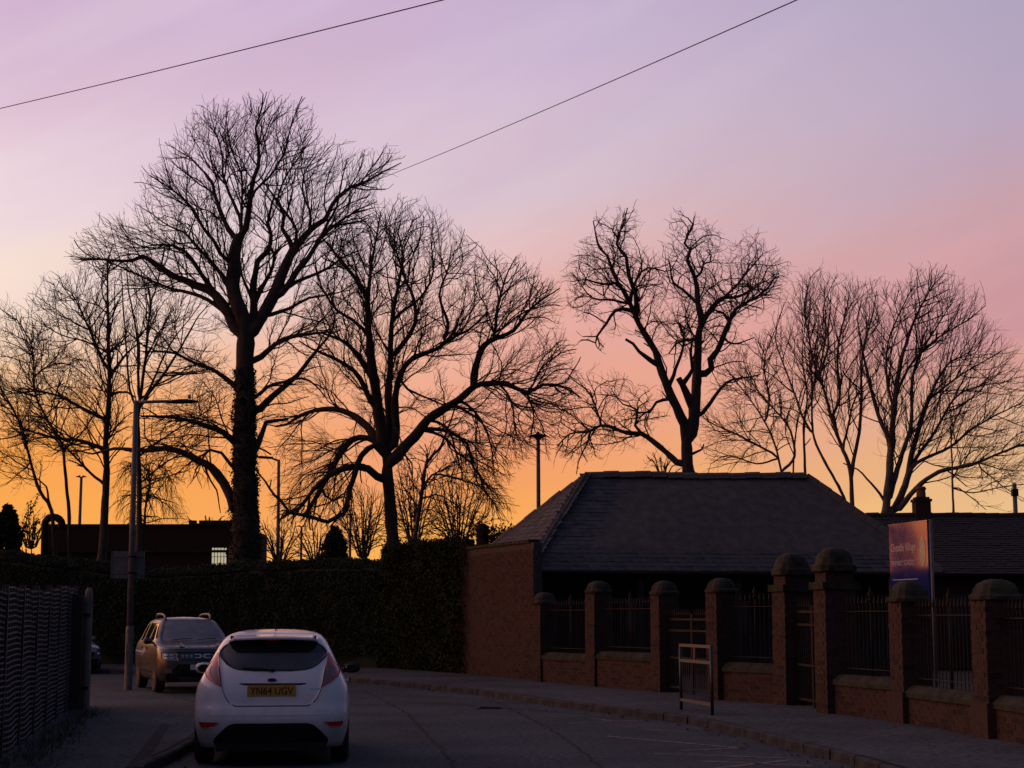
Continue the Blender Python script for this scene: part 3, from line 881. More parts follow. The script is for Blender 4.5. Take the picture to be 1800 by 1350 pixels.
# rounded pillar with ivy
def ivy_pillar():
    Y = 56.5; p = U(848, 958, Y); t = U(848, 920, Y); w = 22 * Y / 2929
    root = thing('stone_pillar', (p.x, Y, 0), 'round topped pillar with ivy standing behind the ivy covered wall', 'pillar')
    MB().lathe([(w * .52, 0), (w * .5, t.z - .3), (w * .55, t.z - .28), (w * .55, t.z - .2), (w * .42, t.z - .07), (w * .2, t.z)], n=14).build('shaft', M_BRICK[2], root)
    P = np.stack([RNG.normal(0.25, 0.28, 700), RNG.normal(0.0, 0.2, 700), RNG.normal(p.z + .15, 0.3, 700)], axis=1)
    P2 = np.stack([RNG.normal(0.95, 0.33, 1300), RNG.normal(0.0, 0.3, 1300), RNG.normal(p.z + .25, 0.17, 1300)], axis=1)
    V, F = leaf_quads(np.vstack([P, P2]), 0.10)
    tag(link('ivy', npmesh('ivy', V, F, M_IVY), root), kind='stuff')
ivy_pillar()

# ================================================================== HEDGES
def hedge(name, path, heights, thick, n_leaves, lab, leaf=0.085, m=M_LEAF, cat='hedge'):
    P = np.asarray(path, float)
    Q = resample(np.column_stack([P, heights]), 70)
    T = np.gradient(Q[:, :2], axis=0); T /= np.linalg.norm(T, axis=1, keepdims=True); Nn = np.stack([T[:, 1], -T[:, 0]], axis=1)
    if Nn[:, 1].mean() > 0: Nn = -Nn                  # towards the camera
    root = thing(name, (Q[0][0], Q[0][1], 0), lab, cat)
    o = np.array([Q[0][0], Q[0][1], 0])
    prof = [(0.0, 0.0), (0.08, 0.35), (0.10, 0.75), (0.0, 0.92), (-0.25, 1.0), (-0.8, 0.97), (-1.0, 0.8), (-1.0, 0.0)]
    V, F = [], []
    for i in range(len(Q)):
        for (u, h) in prof:
            j = mnoise.noise(Vector((i * 0.5, u * 3, h * 3))) * 0.18
            V.append((Q[i][0] + Nn[i][0] * (u * thick + j), Q[i][1] + Nn[i][1] * (u * thick + j), h * Q[i][2] * 0.965 + (j * 0.5 if h > .5 else 0)))
    w = len(prof)
    for i in range(len(Q) - 1):
        for k in range(w - 1): F.append((i * w + k, (i + 1) * w + k, (i + 1) * w + k + 1, i * w + k + 1))
    V = np.array(V) - o
    tag(link('foliage_core', npmesh('foliage_core', V, F, m), root), kind='stuff')
    s = RNG.uniform(0, len(Q) - 1.001, n_leaves); i0 = s.astype(int); fr = (s - i0)[:, None]
    q = Q[i0] * (1 - fr) + Q[i0 + 1] * fr; nn = Nn[i0]
    pr = np.array(prof); u = RNG.uniform(0.4, 4.9, n_leaves); k0 = u.astype(int); f2 = (u - k0)[:, None]
    pp = pr[k0] * (1 - f2) + pr[k0 + 1] * f2
    lump = np.array([mnoise.noise(Vector((a * 0.35, b * 2.2, 7.7))) + 0.6 * mnoise.noise(Vector((a * 1.1, b * 6, 1.7))) for a, b in zip(s, pp[:, 1])])
    off = 0.10 + 0.10 * lump + np.abs(RNG.normal(0, 0.05, n_leaves))
    up = (pp[:, 1] > 0.93)
    L_ = np.stack([q[:, 0] + nn[:, 0] * (pp[:, 0] * thick + off * ~up), q[:, 1] + nn[:, 1] * (pp[:, 0] * thick + off * ~up), pp[:, 1] * q[:, 2] * 0.97 + off * up * 0.9], axis=1) - o
    bias = np.stack([nn[:, 0], nn[:, 1], 0.3 + up * 0.8], axis=1)
    V, F = leaf_quads(L_, leaf, bias)
    tag(link('foliage', npmesh('foliage', V, F, m), root), kind='stuff')
    # upright shoots on top
    ns = n_leaves // 30
    s = RNG.uniform(0, len(Q) - 1.001, ns); i0 = s.astype(int)
    q = Q[i0]; hgt = RNG.gamma(1.5, 0.06, ns)
    P_ = np.stack([q[:, 0] - Nn[i0][:, 0] * RNG.uniform(0.1, 0.7, ns) * thick + RNG.normal(0, .08, ns), q[:, 1] - Nn[i0][:, 1] * 0.4 * thick, q[:, 2] * 0.96 + hgt * 0.7], axis=1) - o
    V, F = leaf_quads(P_, leaf * 0.8)
    tag(link('shoots', npmesh('shoots', V, F, m), root), kind='stuff')
    return root
hz = [3.45, 3.5, 3.4, 3.45, 3.3, 3.5, 3.9, 4.2]
hp = [(-3.9, 50.0), (-6.0, 51.2), (-8.6, 52.4), (-11.5, 53.2), (-14.5, 53.8), (-17.5, 54.5), (-19.2, 55.2), (-32, 58)]
hedge('hedge', hp, [U(660, 984, 50.3).z, U(560, 984, 51).z, U(450, 990, 52).z, U(330, 1003, 53).z, U(240, 985, 54).z, U(120, 965, 54.5).z, U(60, 962, 55).z, U(20, 966, 57).z], 1.4, 120000,
      'long dark clipped hedge behind the parked cars, ending at the tall wall')
# ================================================================== LAMPS
def near_lamp():
    p = G(225, 1213, .12)
    top = U(239, 704, p.y)
    root = thing('street_lamp', p, 'tall grey street lamp with long flat arm, standing beside the dark SUV', 'street lamp', 'street lamps')
    h = top.z - .12; dx = top.x - p.x
    r = 0.075
    f = lambda t: Vector((dx * t, 0, h * t))
    MB().lathe([(0.086, 0), (0.086, 1.25), (0.074, 1.32)], n=14).build('base_compartment', M_POST, root, smooth=False)
    MB().tube([f(0.16), f(0.6), f(1.0) - Vector((0, 0, .005))], [0.070, 0.062, 0.050], 14).build('post', M_POST, root, smooth=True)
    MB().box((0.0, -0.087, 0.75), (0.09, 0.012, 0.42)).build('access_door', M_POST, root)
    e = U(348, 702, p.y) - p; e.z = h + 0.0
    a0 = f(1.0) + Vector((-0.05, 0, -0.04))
    MB().tube([a0, a0 + (e - a0) * 0.55], [0.036, 0.032], 10).build('arm', M_POST, root, smooth=True)
    hd = MB(); s = a0 + (e - a0) * 0.52; n = 7
    rings = []
    for k, (t, w, hh) in enumerate([(0, .04, .03), (.12, .07, .035), (.35, .12, .05), (.62, .13, .05), (.8, .11, .035), (1.0, .07, .02)]):
        c = s + (e - s) * t
        rings.append([(c.x, c.y - w, c.z - .02), (c.x, c.y - w * .7, c.z - .02 + hh), (c.x, c.y + w * .7, c.z - .02 + hh), (c.x, c.y + w, c.z - .02), (c.x, c.y + w * .8, c.z - .045), (c.x, c.y - w * .8, c.z - .045)])
    hd.loft(rings).build('lantern', M_IRON, root)
    c = s + (e - s) * 0.72
    MB().lathe([(0.035, 0), (0.035, 0.06), (0.02, 0.08)], (c.x, c.y, c.z + .045), 10).build('photocell', M_POST, root)
    # sign plate, seen from the back
    tl, br = U(196, 969, p.y + .12), U(253, 1017, p.y + .12)
    sg = thing('road_sign', ((tl.x + br.x) / 2, p.y + .12, (tl.z + br.z) / 2), 'plain grey back of a rectangular road sign clamped to the lamp post', 'sign')
    w, hh = br.x - tl.x, tl.z - br.z
    pl = MB().box((0, 0, 0), (w, 0.004, hh)).build('plate', M_GALV, sg)
    for z in (-hh * .3, hh * .3): MB().box((0, -0.016, z), (w * .96, 0.028, 0.03)).build('rail', M_GALV, sg)
    for s_ in (-1, 1): MB().box((s_ * (w / 2 - .008), -0.010, 0), (0.016, 0.02, hh)).build('edge_trim', M_GALV, sg)
    for z in (-hh * .3, hh * .3): MB().lathe([(0.088, -0.02), (0.088, 0.02)], (p.x + dx * .4 - (tl.x + br.x) / 2, -.115, z), 14).build('clamp', M_IRON, sg)
near_lamp()

def arm_lamp(px, ybase, ytop, pxa, yarm, Y, lab):
    b = U(px, ybase, Y); t = U(px, ytop, Y); a = U(pxa, yarm, Y)
    root = thing('street_lamp', (b.x, Y, 0), lab, 'street lamp', 'street lamps')
    MB().tube([(0, 0, 0), (t.x - b.x, 0, t.z)], [0.10, 0.065], 10).build('post', M_POST, root, smooth=True)
    MB().tube([(t.x - b.x + .05, 0, t.z - .06), (a.x - b.x + .2, 0, a.z - .02)], [0.05, 0.04], 8).build('arm', M_POST, root)
    MB().loft([[(a.x - b.x + .25, y, a.z + z) for y, z in ((-.06, -.05), (-.05, .05), (.05, .05), (.06, -.05))], [(a.x - b.x - .3, y, a.z + z + .03) for y, z in ((-.12, -.05), (-.08, .06), (.08, .06), (.12, -.05))], [(a.x - b.x - .5, y, a.z + z + .04) for y, z in ((-.06, -.03), (-.04, .02), (.04, .02), (.06, -.03))]]).build('lantern', M_IRON, root)
arm_lamp(490, 985, 808, 470, 805, 72, 'slim street lamp with a short arm beside the thickest tree trunk, rising behind the hedge')

def tee_lamp(px, ytop, Y, halfw, lab):
    t = U(px, ytop, Y)
    root = thing('street_lamp', (t.x, Y, 0), lab, 'street lamp', 'street lamps')
    MB().tube([(0, 0, 0), (0, 0, t.z)], [0.11, 0.07], 10).build('post', M_POST, root, smooth=True)
    w = halfw * Y / 2929
    MB().box((0, 0, t.z - .02), (w * 0.8, 0.06, 0.06)).build('arm', M_POST, root)
    for s in (-1, 1):
        MB().loft([[(s * w * .25, y, t.z + z) for y, z in ((-.07, -.03), (-.05, .08), (.05, .08), (.07, -.03))], [(s * w, y, t.z + z - .02) for y, z in ((-.10, 0), (-.05, .03), (.05, .03), (.10, 0))]]).build('lantern', M_IRON, root)
tee_lamp(530, 925, 105, 9, 'distant twin headed car park lamp, nearer the slim lamp of the distant pair')
tee_lamp(616, 905, 98, 7, 'distant twin headed car park lamp between the small conifer and the bare spreading tree')
tee_lamp(143, 838, 84, 9, 'twin headed lamp half lost among the slender trees at the edge of the view')
def disc_lamp():
    Y = 64; t = U(946, 763, Y)
    root = thing('street_lamp', (t.x, Y, 0), 'lamp column with a flat disc lantern rising behind the hip of the slate roof', 'street lamp', 'street lamps')
    MB().tube([(0.02, 0, 0), (0, 0, t.z - .08)], [0.09, 0.075], 12).build('post', M_POST, root, smooth=True)
    w = 17 * Y / 2929
    MB().lathe([(0.09, -.16), (w * .45, -.08), (w * .95, -.03), (w, 0.0), (w * .6, .04), (w * .22, .08), (.05, .15)], (0, 0, t.z - .06), 20).build('lantern', M_IRON, root, smooth=True)
disc_lamp()
def box_lamp():
    Y = 62; t = U(1783, 850, Y)
    root = thing('street_lamp', (t.x, Y, 0), 'post with a small box near its top, rising over the dark tiled roof', 'lamp post', 'street lamps')
    MB().tube([(0, 0, 0), (0, 0, t.z)], [0.09, 0.085], 10).build('post', M_POST, root, smooth=True)
    MB().box((0, 0, U(1783, 866, Y).z), (0.22, 0.22, 0.26)).build('control_box', M_IRON, root)
box_lamp()

# ================================================================== OVERHEAD CABLES
def cable(pts, r, lab):
    pts = [Vector(p) for p in pts]
    o = MB().tube([tuple(p) for p in catmull([tuple(p) for p in pts], 1.0)], r, 6).build('overhead_cable', M_IRON)
    tag(o, lab, 'cable')
def span(a, b, n, sag):
    return [a + (b - a) * (k / n) - Vector((0, 0, sag * 4 * (k / n) * (1 - k / n))) for k in range(n + 1)]
a, b = U(-420, 283, 44), U(1250, -120, 15)
cable(span(a, b, 24, .10), 0.008, 'overhead cable crossing the upper corner of the sky above the tallest tree')
a, b = U(600, 341, 51.5), U(1900, -222, 13)
cable(span(a, b, 24, .08), 0.008, 'overhead cable climbing from the tallest tree across open sky')

# ================================================================== THE SCHOOL SIGN
M_SIGN = mat('sign_blue', (0.007, 0.022, 0.17), (0.006, 0.018, 0.14), 0.06, 2, coat=0.35, spec=0.45)
M_SIGNTXT = mat('sign_white', (0.38, 0.39, 0.44), (0.30, 0.31, 0.36), 0.3, 4)
M_SIGNLOGO = mat('sign_logo', (0.22, 0.30, 0.26), (0.35, 0.38, 0.25), 0.3, 3)
def text_mesh(s, size, m, name, parent, loc, rot, width=None):
    cu = bpy.data.curves.new(name, 'FONT'); cu.body = s; cu.size = size; cu.extrude = 0.0015; cu.align_x = 'LEFT'
    to = bpy.data.objects.new(name, cu); COL.objects.link(to)
    dg = bpy.context.evaluated_depsgraph_get(); dg.update()
    me = bpy.data.meshes.new_from_object(to.evaluated_get(dg)); bpy.data.objects.remove(to); bpy.data.curves.remove(cu)
    me.materials.clear(); me.materials.append(m); me.name = name
    if width:
        xs = [v.co.x for v in me.vertices]; k = width / (max(xs) - min(xs)); x0 = min(xs)
        for v in me.vertices: v.co.x = (v.co.x - x0) * k
    return link(name, me, parent, loc, rot)
def school_sign():
    L0, R0 = U(1563, 925, 29.2), U(1630, 914, 27.72)
    L0.z = R0.z = (L0.z + R0.z) / 2
    d = R0 - L0; w = d.length; a = atan2(d.y, d.x); hgt = L0.z - 1.85
    root = thing('school_sign', (L0.x, L0.y, 0), 'glossy blue school name sign on posts behind the railing', 'sign', rz=a)
    zt = L0.z
    MB().box((w / 2, 0, zt - hgt / 2), (w, 0.02, hgt)).build('panel', M_SIGN, root)
    fr = MB()
    for z in (zt, zt - hgt): fr.box((w / 2, 0, z), (w + .03, 0.035, 0.03))
    fr.build('frame', M_SIGN, root)
    for x in (0.12, w + .02): MB().tube([(x, 0.045, 0), (x, 0.045, zt + .02)], 0.028, 10).build('post', M_POST, root, smooth=True)
    R = (pi / 2, 0, 0); y = -0.0115
    text_mesh('Cheadle Village', 0.2, M_SIGNTXT, 'lettering', root, (0.07, y, zt - .47), R, .98)
    text_mesh('PRIMARY SCHOOL', 0.13, M_SIGNTXT, 'lettering', root, (0.09, y, zt - .72), R, .92)
    for k, ww in ((0, 1.0), (1, 0.75)):
        MB().box((0.1 + ww / 2, y, zt - .96 - k * .15), (ww, 0.002, 0.014)).build('rule', M_SIGNTXT, root)
    lg = MB(); n = 28
    for r0, r1, m_ in ((0.0, 1.0, 0),):
        lg.add([(w - .20 + .115 * cos(2 * pi * k / n), y, zt - .50 + .25 * sin(2 * pi * k / n)) for k in range(n)], [tuple(range(n))])
    lg.build('crest', M_SIGNLOGO, root)
    rim = MB()
    for k in range(n):
        a0, a1 = 2 * pi * k / n, 2 * pi * (k + 1) / n
        rim.add([(w - .20 + .115 * s * cos(t), y - .002, zt - .50 + .25 * s * sin(t)) for s, t in ((1, a0), (1, a1), (.86, a1), (.86, a0))], [(0, 1, 2, 3)])
    rim.build('crest_rim', M_SIGNTXT, root)
school_sign()

# ================================================================== THE GUARD RAIL
def guard_rail():
    M_RAILDARK = mat('dark_blue_paint', (0.018, 0.024, 0.034), (0.012, 0.016, 0.022), .5, 8)
    a, b = G(1189, 1247, .12), G(1243, 1257, .12)
    a.x += .08; b.x += .08
    d = b - a; L_ = d.length; rz = atan2(d.y, d.x)
    root = thing('guard_rail', a, 'pedestrian guard rail panel with dark posts at the kerb outside the school entrance', 'guard rail', rz=rz)
    for x in (0, L_): MB().tube([(x, 0, 0), (x, 0, 1.06)], 0.027, 10).build('post', M_RAILDARK, root, smooth=True)
    for z in (1.05, 0.80, 0.16): MB().box((L_ / 2, 0, z), (L_ + .03, 0.045, 0.045)).build('rail', M_GALV, root)
    bm_ = MB().tube([(0, 0, .165), (0, 0, .80)], 0.006, 6).mesh('bar', M_RAILDARK)
    n = int(L_ / 0.105)
    for k in range(1, n): link('bar', bm_, root, (L_ * k / n, 0, 0))
    MB().box((L_ * .48, 0, .93), (0.05, 0.03, 0.22)).build('spacer', mat('faded_red', (0.22, 0.05, 0.04), rough=0.7), root)
guard_rail()

# ================================================================== THE MESH FENCE
M_FENCE = mat('grey_green_steel', (0.19, 0.21, 0.23), (0.12, 0.135, 0.15), 0.5, 3)
def fence():
    far = G(126, 1243, .10); near = G(-40, 1362, .10)
    far.z = near.z = 0.05
    d = far - near; L_ = d.length; rz = atan2(d.y, d.x)
    root = thing('mesh_fence', near, 'tall grey wire mesh fence along the near footway, receding towards the lamp post', 'fence', rz=rz)
    n = 7; pl = L_ / n
    H = 2.1
    Hf = lambda x: 1.90 + 0.18 * min(1, max(0, (x - 2.0) / (L_ - 2.0)))
    M_POSTDARK = mat('dark_fence_post', (0.03, 0.034, 0.036), (0.02, 0.022, 0.024), 0.6, 6)
    for k in range(n + 1):
        hk = Hf(k * pl) + .04
        MB().box((k * pl, 0, hk / 2), (0.075, 0.075, hk)).build('post', M_POSTDARK, root)
    for k in range(n):
        hh = Hf((k + .5) * pl) + 0.02 * sin(k * 1.7)
        mb = MB(); x0, x1 = k * pl + .035, (k + 1) * pl - .035
        z = 0.06
        while z < hh:
            wv = 0.012
            pts = [(x0 + (x1 - x0) * t / 6, -0.02 + 0.010 * sin(t * 1.2 + z * 5), z + 0.010 * sin(t * 1.1 + z * 2.3 + k)) for t in range(7)]
            for q in range(6):
                p, r = pts[q], pts[q + 1]
                mb.add([(p[0], p[1], p[2] - .0095), (r[0], r[1], r[2] - .0095), (r[0], r[1], r[2] + .0095), (p[0], p[1], p[2] + .0095)], [(0, 1, 2, 3)])
                mb.add([(p[0], p[1] - .0095, p[2]), (r[0], r[1] - .0095, r[2]), (r[0], r[1] + .0095, r[2]), (p[0], p[1] + .0095, p[2])], [(0, 1, 2, 3)])
            z += 0.064
        x = x0
        while x < x1:
            mb.box((x, -0.005, hh / 2), (0.006, 0.006, hh)); x += 0.28
        mb.build('mesh_panel', M_FENCE, root)
        MB().box(((x0 + x1) / 2, 0.02, hh / 2), (x1 - x0 + .03, 0.006, hh - .06)).build('windbreak_net', mat('dark_netting', (0.022, 0.026, 0.028), (0.012, 0.014, 0.016), .95, 9, spec=.05), root)
    MB().box((L_ / 2, 0.06, 0.12), (L_, 0.05, 0.24)).build('gravel_board', M_CONC, root)
fence()
def fence_end():
    p = G(141, 1247, .12)
    root = thing('gate_post', p, 'broad old concrete gate post with rounded top at the end of the wire mesh fence', 'gate post')
    zt = U(137, 1033, p.y).z - .12
    w = 0.135
    MB().box((-.09, 0, zt * .47), (.16, .2, zt * .94)).build('timber_post', mat('grey_weathered_timber', (0.03, 0.028, 0.028)), root)
    rings = []
    for z, s in ((0, 1.05), (zt - .18, 1.0), (zt - .08, .93), (zt - .03, .75), (zt, .4)):
        rings.append([(.08 + w * .5 * s * cos(k * pi / 6 + .26), w * .6 * s * sin(k * pi / 6 + .26), z) for k in range(12)])
    MB().loft(rings).build('shaft', M_CONC, root)
    for z in (.35, zt - .45):
        MB().box((.08, -.105, z), (.12, .02, .05)).build('hinge', M_IRON, root)
fence_end()
# rough grass along the fence foot
def grass():
    far = G(150, 1250, .12); near = G(30, 1349, .12)
    n = 1500
    t = RNG.uniform(-0.3, 1, n); P = np.array(near)[None] * (1 - t[:, None]) + np.array(far)[None] * t[:, None]
    P[:, 0] += RNG.normal(0, .16, n) + 0.05; P[:, 2] = .11
    h = RNG.uniform(.03, .13, n); a = RNG.uniform(0, 2 * pi, n); le = RNG.normal(0, .05, (n, 2))
    w = .008
    V = np.stack([P + np.stack([np.cos(a) * w, np.sin(a) * w, 0 * a], 1), P - np.stack([np.cos(a) * w, np.sin(a) * w, 0 * a], 1), P + np.column_stack([le, h])], 1).reshape(-1, 3)
    tag(link('grass', npmesh('grass', V, np.arange(3 * n).reshape(-1, 3), mat('verge_grass', (0.04, 0.05, 0.02), (0.07, 0.06, 0.03), .8, 3))), kind='stuff')
grass()
# ================================================================== CARS
M_WHITE = mat('white_car_paint', (0.70, 0.715, 0.75), (0.66, 0.675, 0.71), 0.30, 1.5, coat=0.6)
M_GREY = mat('dark_green_grey_paint', (0.020, 0.026, 0.027), (0.017, 0.022, 0.023), 0.36, 1.5, coat=0.55)
M_SILVER = mat('silver_paint', (0.20, 0.19, 0.18), (0.17, 0.165, 0.16), 0.28, 1.5, coat=0.8, metal=0.4)
M_GLASS = glass_mat('car_glass', (0.014, 0.016, 0.018), 0.04)
M_PALEGLASS = mat('pale_rough_glass', (0.15, 0.175, 0.21), (0.10, 0.118, 0.14), 0.5, 4, stretch=(1, 1, .5))  # pale grey, rough glass for the SUV windscreen
M_REFLTINT = mat('reflection_tint_glass', (0.060, 0.068, 0.078), (0.035, 0.040, 0.046), 0.25, 3)  # paler glass: reflection in the lower rear window put into its colour
M_PLASTIC = mat('black_plastic', (0.011, 0.012, 0.013), (0.016, 0.017, 0.018), 0.75, 18, spec=0.2)
M_GLOSSBLK = mat('gloss_black', (0.010, 0.010, 0.011), (0.014, 0.014, 0.015), 0.15, 3, coat=0.5)
M_TYRE = mat('tyre_rubber', (0.014, 0.014, 0.014), (0.022, 0.021, 0.020), 0.85, 12)
M_RIM = mat('alloy', (0.32, 0.32, 0.33), (0.24, 0.24, 0.25), 0.35, 6, metal=0.8)
M_REDLENS = mat('red_lens', (0.50, 0.016, 0.018), (0.36, 0.010, 0.012), 0.1, 5, coat=0.8)
M_CLEARLENS = mat('smoked_lens', (0.20, 0.10, 0.11), (0.12, 0.06, 0.07), 0.12, 6, coat=0.8)
M_HEADLENS = mat('head_lamp_lens', (0.16, 0.165, 0.17), (0.07, 0.07, 0.075), 0.08, 6, coat=0.9)
M_PLATEY = mat('number_plate_yellow', (0.46, 0.26, 0.035), (0.40, 0.23, 0.03), 0.35, 6)
M_PLATEW = mat('number_plate_white', (0.6, 0.6, 0.6), (0.5, 0.5, 0.5), 0.35, 6)
M_CHROME = mat('chrome', (0.55, 0.55, 0.56), (0.45, 0.45, 0.46), 0.15, 6, metal=1.0)

grime(M_WHITE, .18, .75, (.30, .28, .26)); grime(M_GREY, .2, .9, (.06, .055, .05))

def hermite(xs, ys):
    xs, ys = np.asarray(xs, float), np.asarray(ys, float)
    d = np.diff(ys) / np.diff(xs); m = np.zeros(len(xs))
    m[1:-1] = np.where(d[:-1] * d[1:] > 0, 2 * d[:-1] * d[1:] / (d[:-1] + d[1:] + 1e-12), 0); m[0], m[-1] = d[0], d[-1]
    def f(x):
        x = min(max(x, xs[0]), xs[-1]); i = min(int(np.searchsorted(xs, x, side='right')) - 1, len(xs) - 2); i = max(i, 0)
        h = xs[i + 1] - xs[i]; t = (x - xs[i]) / h
        return ((1 + 2 * t) * (1 - t) ** 2) * ys[i] + t * (1 - t) ** 2 * h * m[i] + t * t * (3 - 2 * t) * ys[i + 1] + t * t * (t - 1) * h * m[i + 1]
    return f

class Shell:
    """a car body as stacked horizontal outlines: x across, y from the rear bumper (0) to the nose, z up"""
    def __init__(s, w, yr, yf, br, bf, nr=3.0, nf=2.8):
        s.w, s.yr, s.yf = hermite(*zip(*w)), hermite(*zip(*yr)), hermite(*zip(*yf))
        s.br, s.bf = hermite(*zip(*br)), hermite(*zip(*bf)); s.nr, s.nf = nr, nf
        s.z0, s.z1 = w[0][0], w[-1][0]
    def outline(s, z, n=18):
        w, yr, yf, br, bf = s.w(z), s.yr(z), s.yf(z), s.br(z), s.bf(z)
        R = []
        for k in range(n + 1):
            a = pi / 2 * (1 - k / n)
            R.append((w * max(cos(a), 0) ** (2 / s.nr), yr + br * (1 - max(sin(a), 0) ** (2 / s.nr))))
        ym0, ym1 = yr + br, yf - bf
        for k in range(1, 6):
            t = k / 6; R.append((w * (1 + 0.012 * sin(pi * t)), ym0 + (ym1 - ym0) * t))
        for k in range(n + 1):
            a = pi / 2 * (k / n)
            R.append((w * max(cos(a), 0) ** (2 / s.nf), yf - bf * (1 - max(sin(a), 0) ** (2 / s.nf))))
        L_ = [(-x, y) for x, y in reversed(R[1:-1])]
        return [(x, y, z) for x, y in R + L_]
    def body(s, zs):
        mb = MB(); mb.loft([s.outline(z) for z in zs]); return mb
    def rear(s, x, z):
        u = min(abs(x) / s.w(z), 0.9999)
        return Vector((x, s.yr(z) + s.br(z) * (1 - (1 - u ** s.nr) ** (1 / s.nr)), z))
    def front(s, x, z):
        u = min(abs(x) / s.w(z), 0.9999)
        return Vector((x, s.yf(z) - s.bf(z) * (1 - (1 - u ** s.nf) ** (1 / s.nf)), z))
    def side(s, y, z, sg):
        w, yr, yf, br, bf = s.w(z), s.yr(z), s.yf(z), s.br(z), s.bf(z)
        if y < yr + br: t = min(max(1 - (y - yr) / br, 0), 1); x = w * (1 - t ** s.nr) ** (1 / s.nr)
        elif y > yf - bf: t = min(max(1 - (yf - y) / bf, 0), 1); x = w * (1 - t ** s.nf) ** (1 / s.nf)
        else: x = w * (1 + 0.012 * sin(pi * (y - yr - br) / max(yf - bf - yr - br, .01)))
        return Vector((sg * x, y, z))

def patch_on(fn, rows, off, ncol=12, skirt=0.015):
    """a panel lying on a curved surface: rows of (z, u0, u1); a little proud, with a rim turned inwards"""
    nr = len(rows); grid = []
    e = 0.004
    for (z, u0, u1) in rows:
        r = []
        for k in range(ncol + 1):
            u = u0 + (u1 - u0) * k / ncol
            p = fn(u, z); a = fn(u + e, z) - fn(u - e, z); b = fn(u, z + e) - fn(u, z - e)
            n = a.cross(b)
            n = n.normalized() if n.length > 1e-9 else Vector((0, 0, 1))
            r.append((p, n))
        grid.append(r)
    c = sum((g[ncol // 2][0] for g in grid), Vector()) / nr
    # outward: away from the car's middle
    out = MB(); vs = []
    ref = grid[nr // 2][ncol // 2]
    sgn = 1 if ref[1].dot(ref[0] - Vector((0, 2.0, 0.6))) > 0 else -1
    for r in grid:
        for p, n in r: vs.append(p + n * (sgn * off))
    w = ncol + 1; fs = []
    for i in range(nr - 1):
        for k in range(ncol): fs.append((i * w + k, i * w + k + 1, (i + 1) * w + k + 1, (i + 1) * w + k))
    loop = [(0, k) for k in range(w)] + [(i, ncol) for i in range(1, nr)] + [(nr - 1, k) for k in range(ncol - 1, -1, -1)] + [(i, 0) for i in range(nr - 2, 0, -1)]
    base = len(vs)
    for (i, k) in loop: vs.append(grid[i][k][0] + grid[i][k][1] * (sgn * (off - skirt)))
    m = len(loop)
    for j in range(m):
        j2 = (j + 1) % m
        fs.append((loop[j][0] * w + loop[j][1], loop[j2][0] * w + loop[j2][1], base + j2, base + j))
    return out.add(vs, fs)

def rows_from(pl, pr, n=14, smooth=True):
    """left and right edges given as (z, u) lists -> rows"""
    f0, f1 = hermite(*zip(*pl)), hermite(*zip(*pr))
    z0, z1 = max(pl[0][0], pr[0][0]), min(pl[-1][0], pr[-1][0])
    return [(z, f0(z), f1(z)) for z in (z0 + (z1 - z0) * (0.5 - 0.5 * cos(pi * k / n)) for k in range(n + 1))]

def wheel(root, x, y, r, wid, sg, spokes=5, nm='wheel'):
    t = MB().lathe([(r * .70, -wid / 2), (r * .9, -wid / 2), (r * .985, -wid * .36), (r, -wid * .2), (r, wid * .2), (r * .985, wid * .36), (r * .9, wid / 2), (r * .70, wid / 2)], (x, y, r), 28, 'x').build(nm, M_TYRE, root)
    rm = MB()
    xo = x + sg * wid * .42
    rm.lathe([(r * .70, -.03), (r * .72, .0), (r * .66, .01), (r * .62, -.03)] if sg > 0 else [(r * .70, .03), (r * .72, 0), (r * .66, -.01), (r * .62, .03)], (xo, y, r), 24, 'x')
    for k in range(spokes):
        a = 2 * pi * k / spokes + .3
        for da in (-.13, .13):
            c, s_ = cos(a + da), sin(a + da)
            rm.add([(xo - sg * .02, y + r * .12 * c - .02 * s_, r + r * .12 * s_ + .02 * c), (xo - sg * .02, y + r * .12 * c + .02 * s_, r + r * .12 * s_ - .02 * c), (xo - sg * .01, y + r * .66 * c + .022 * s_, r + r * .66 * s_ - .022 * c), (xo - sg * .01, y + r * .66 * c - .022 * s_, r + r * .66 * s_ + .022 * c),
                    (xo + sg * .012, y + r * .12 * c - .014 * s_, r + r * .12 * s_ + .014 * c), (xo + sg * .012, y + r * .12 * c + .014 * s_, r + r * .12 * s_ - .014 * c), (xo + sg * .012, y + r * .66 * c + .016 * s_, r + r * .66 * s_ - .016 * c), (xo + sg * .012, y + r * .66 * c - .016 * s_, r + r * .66 * s_ + .016 * c)],
                   [(4, 5, 6, 7), (0, 1, 5, 4), (1, 2, 6, 5), (2, 3, 7, 6), (3, 0, 4, 7)])
    rm.lathe([(.06, -.02), (.06, .015), (.03, .02)] if sg > 0 else [(.06, .02), (.06, -.015), (.03, -.02)], (xo, y, r), 12, 'x')
    rm.build('rim', M_RIM, t)
    MB().lathe([(r * .5, -.01), (r * .5, .01)], (x + sg * wid * .1, y, r), 20, 'x').build('brake_disc', M_PLASTIC, t)

def arch(sh, y, r, sg, zc):
    """dark wheel opening lying on the flank"""
    rows = []
    for k in range(11):
        z = 0.215 + (zc + r - 0.218) * k / 10
        dz = z - zc; hw = sqrt(max(r * r - dz * dz, 0.0004)) if dz > 0 else r
        rows.append((z, y - hw, y + hw))
    return patch_on(lambda u, z: sh.side(u, z, sg), rows, 0.004, 10, 0.01)

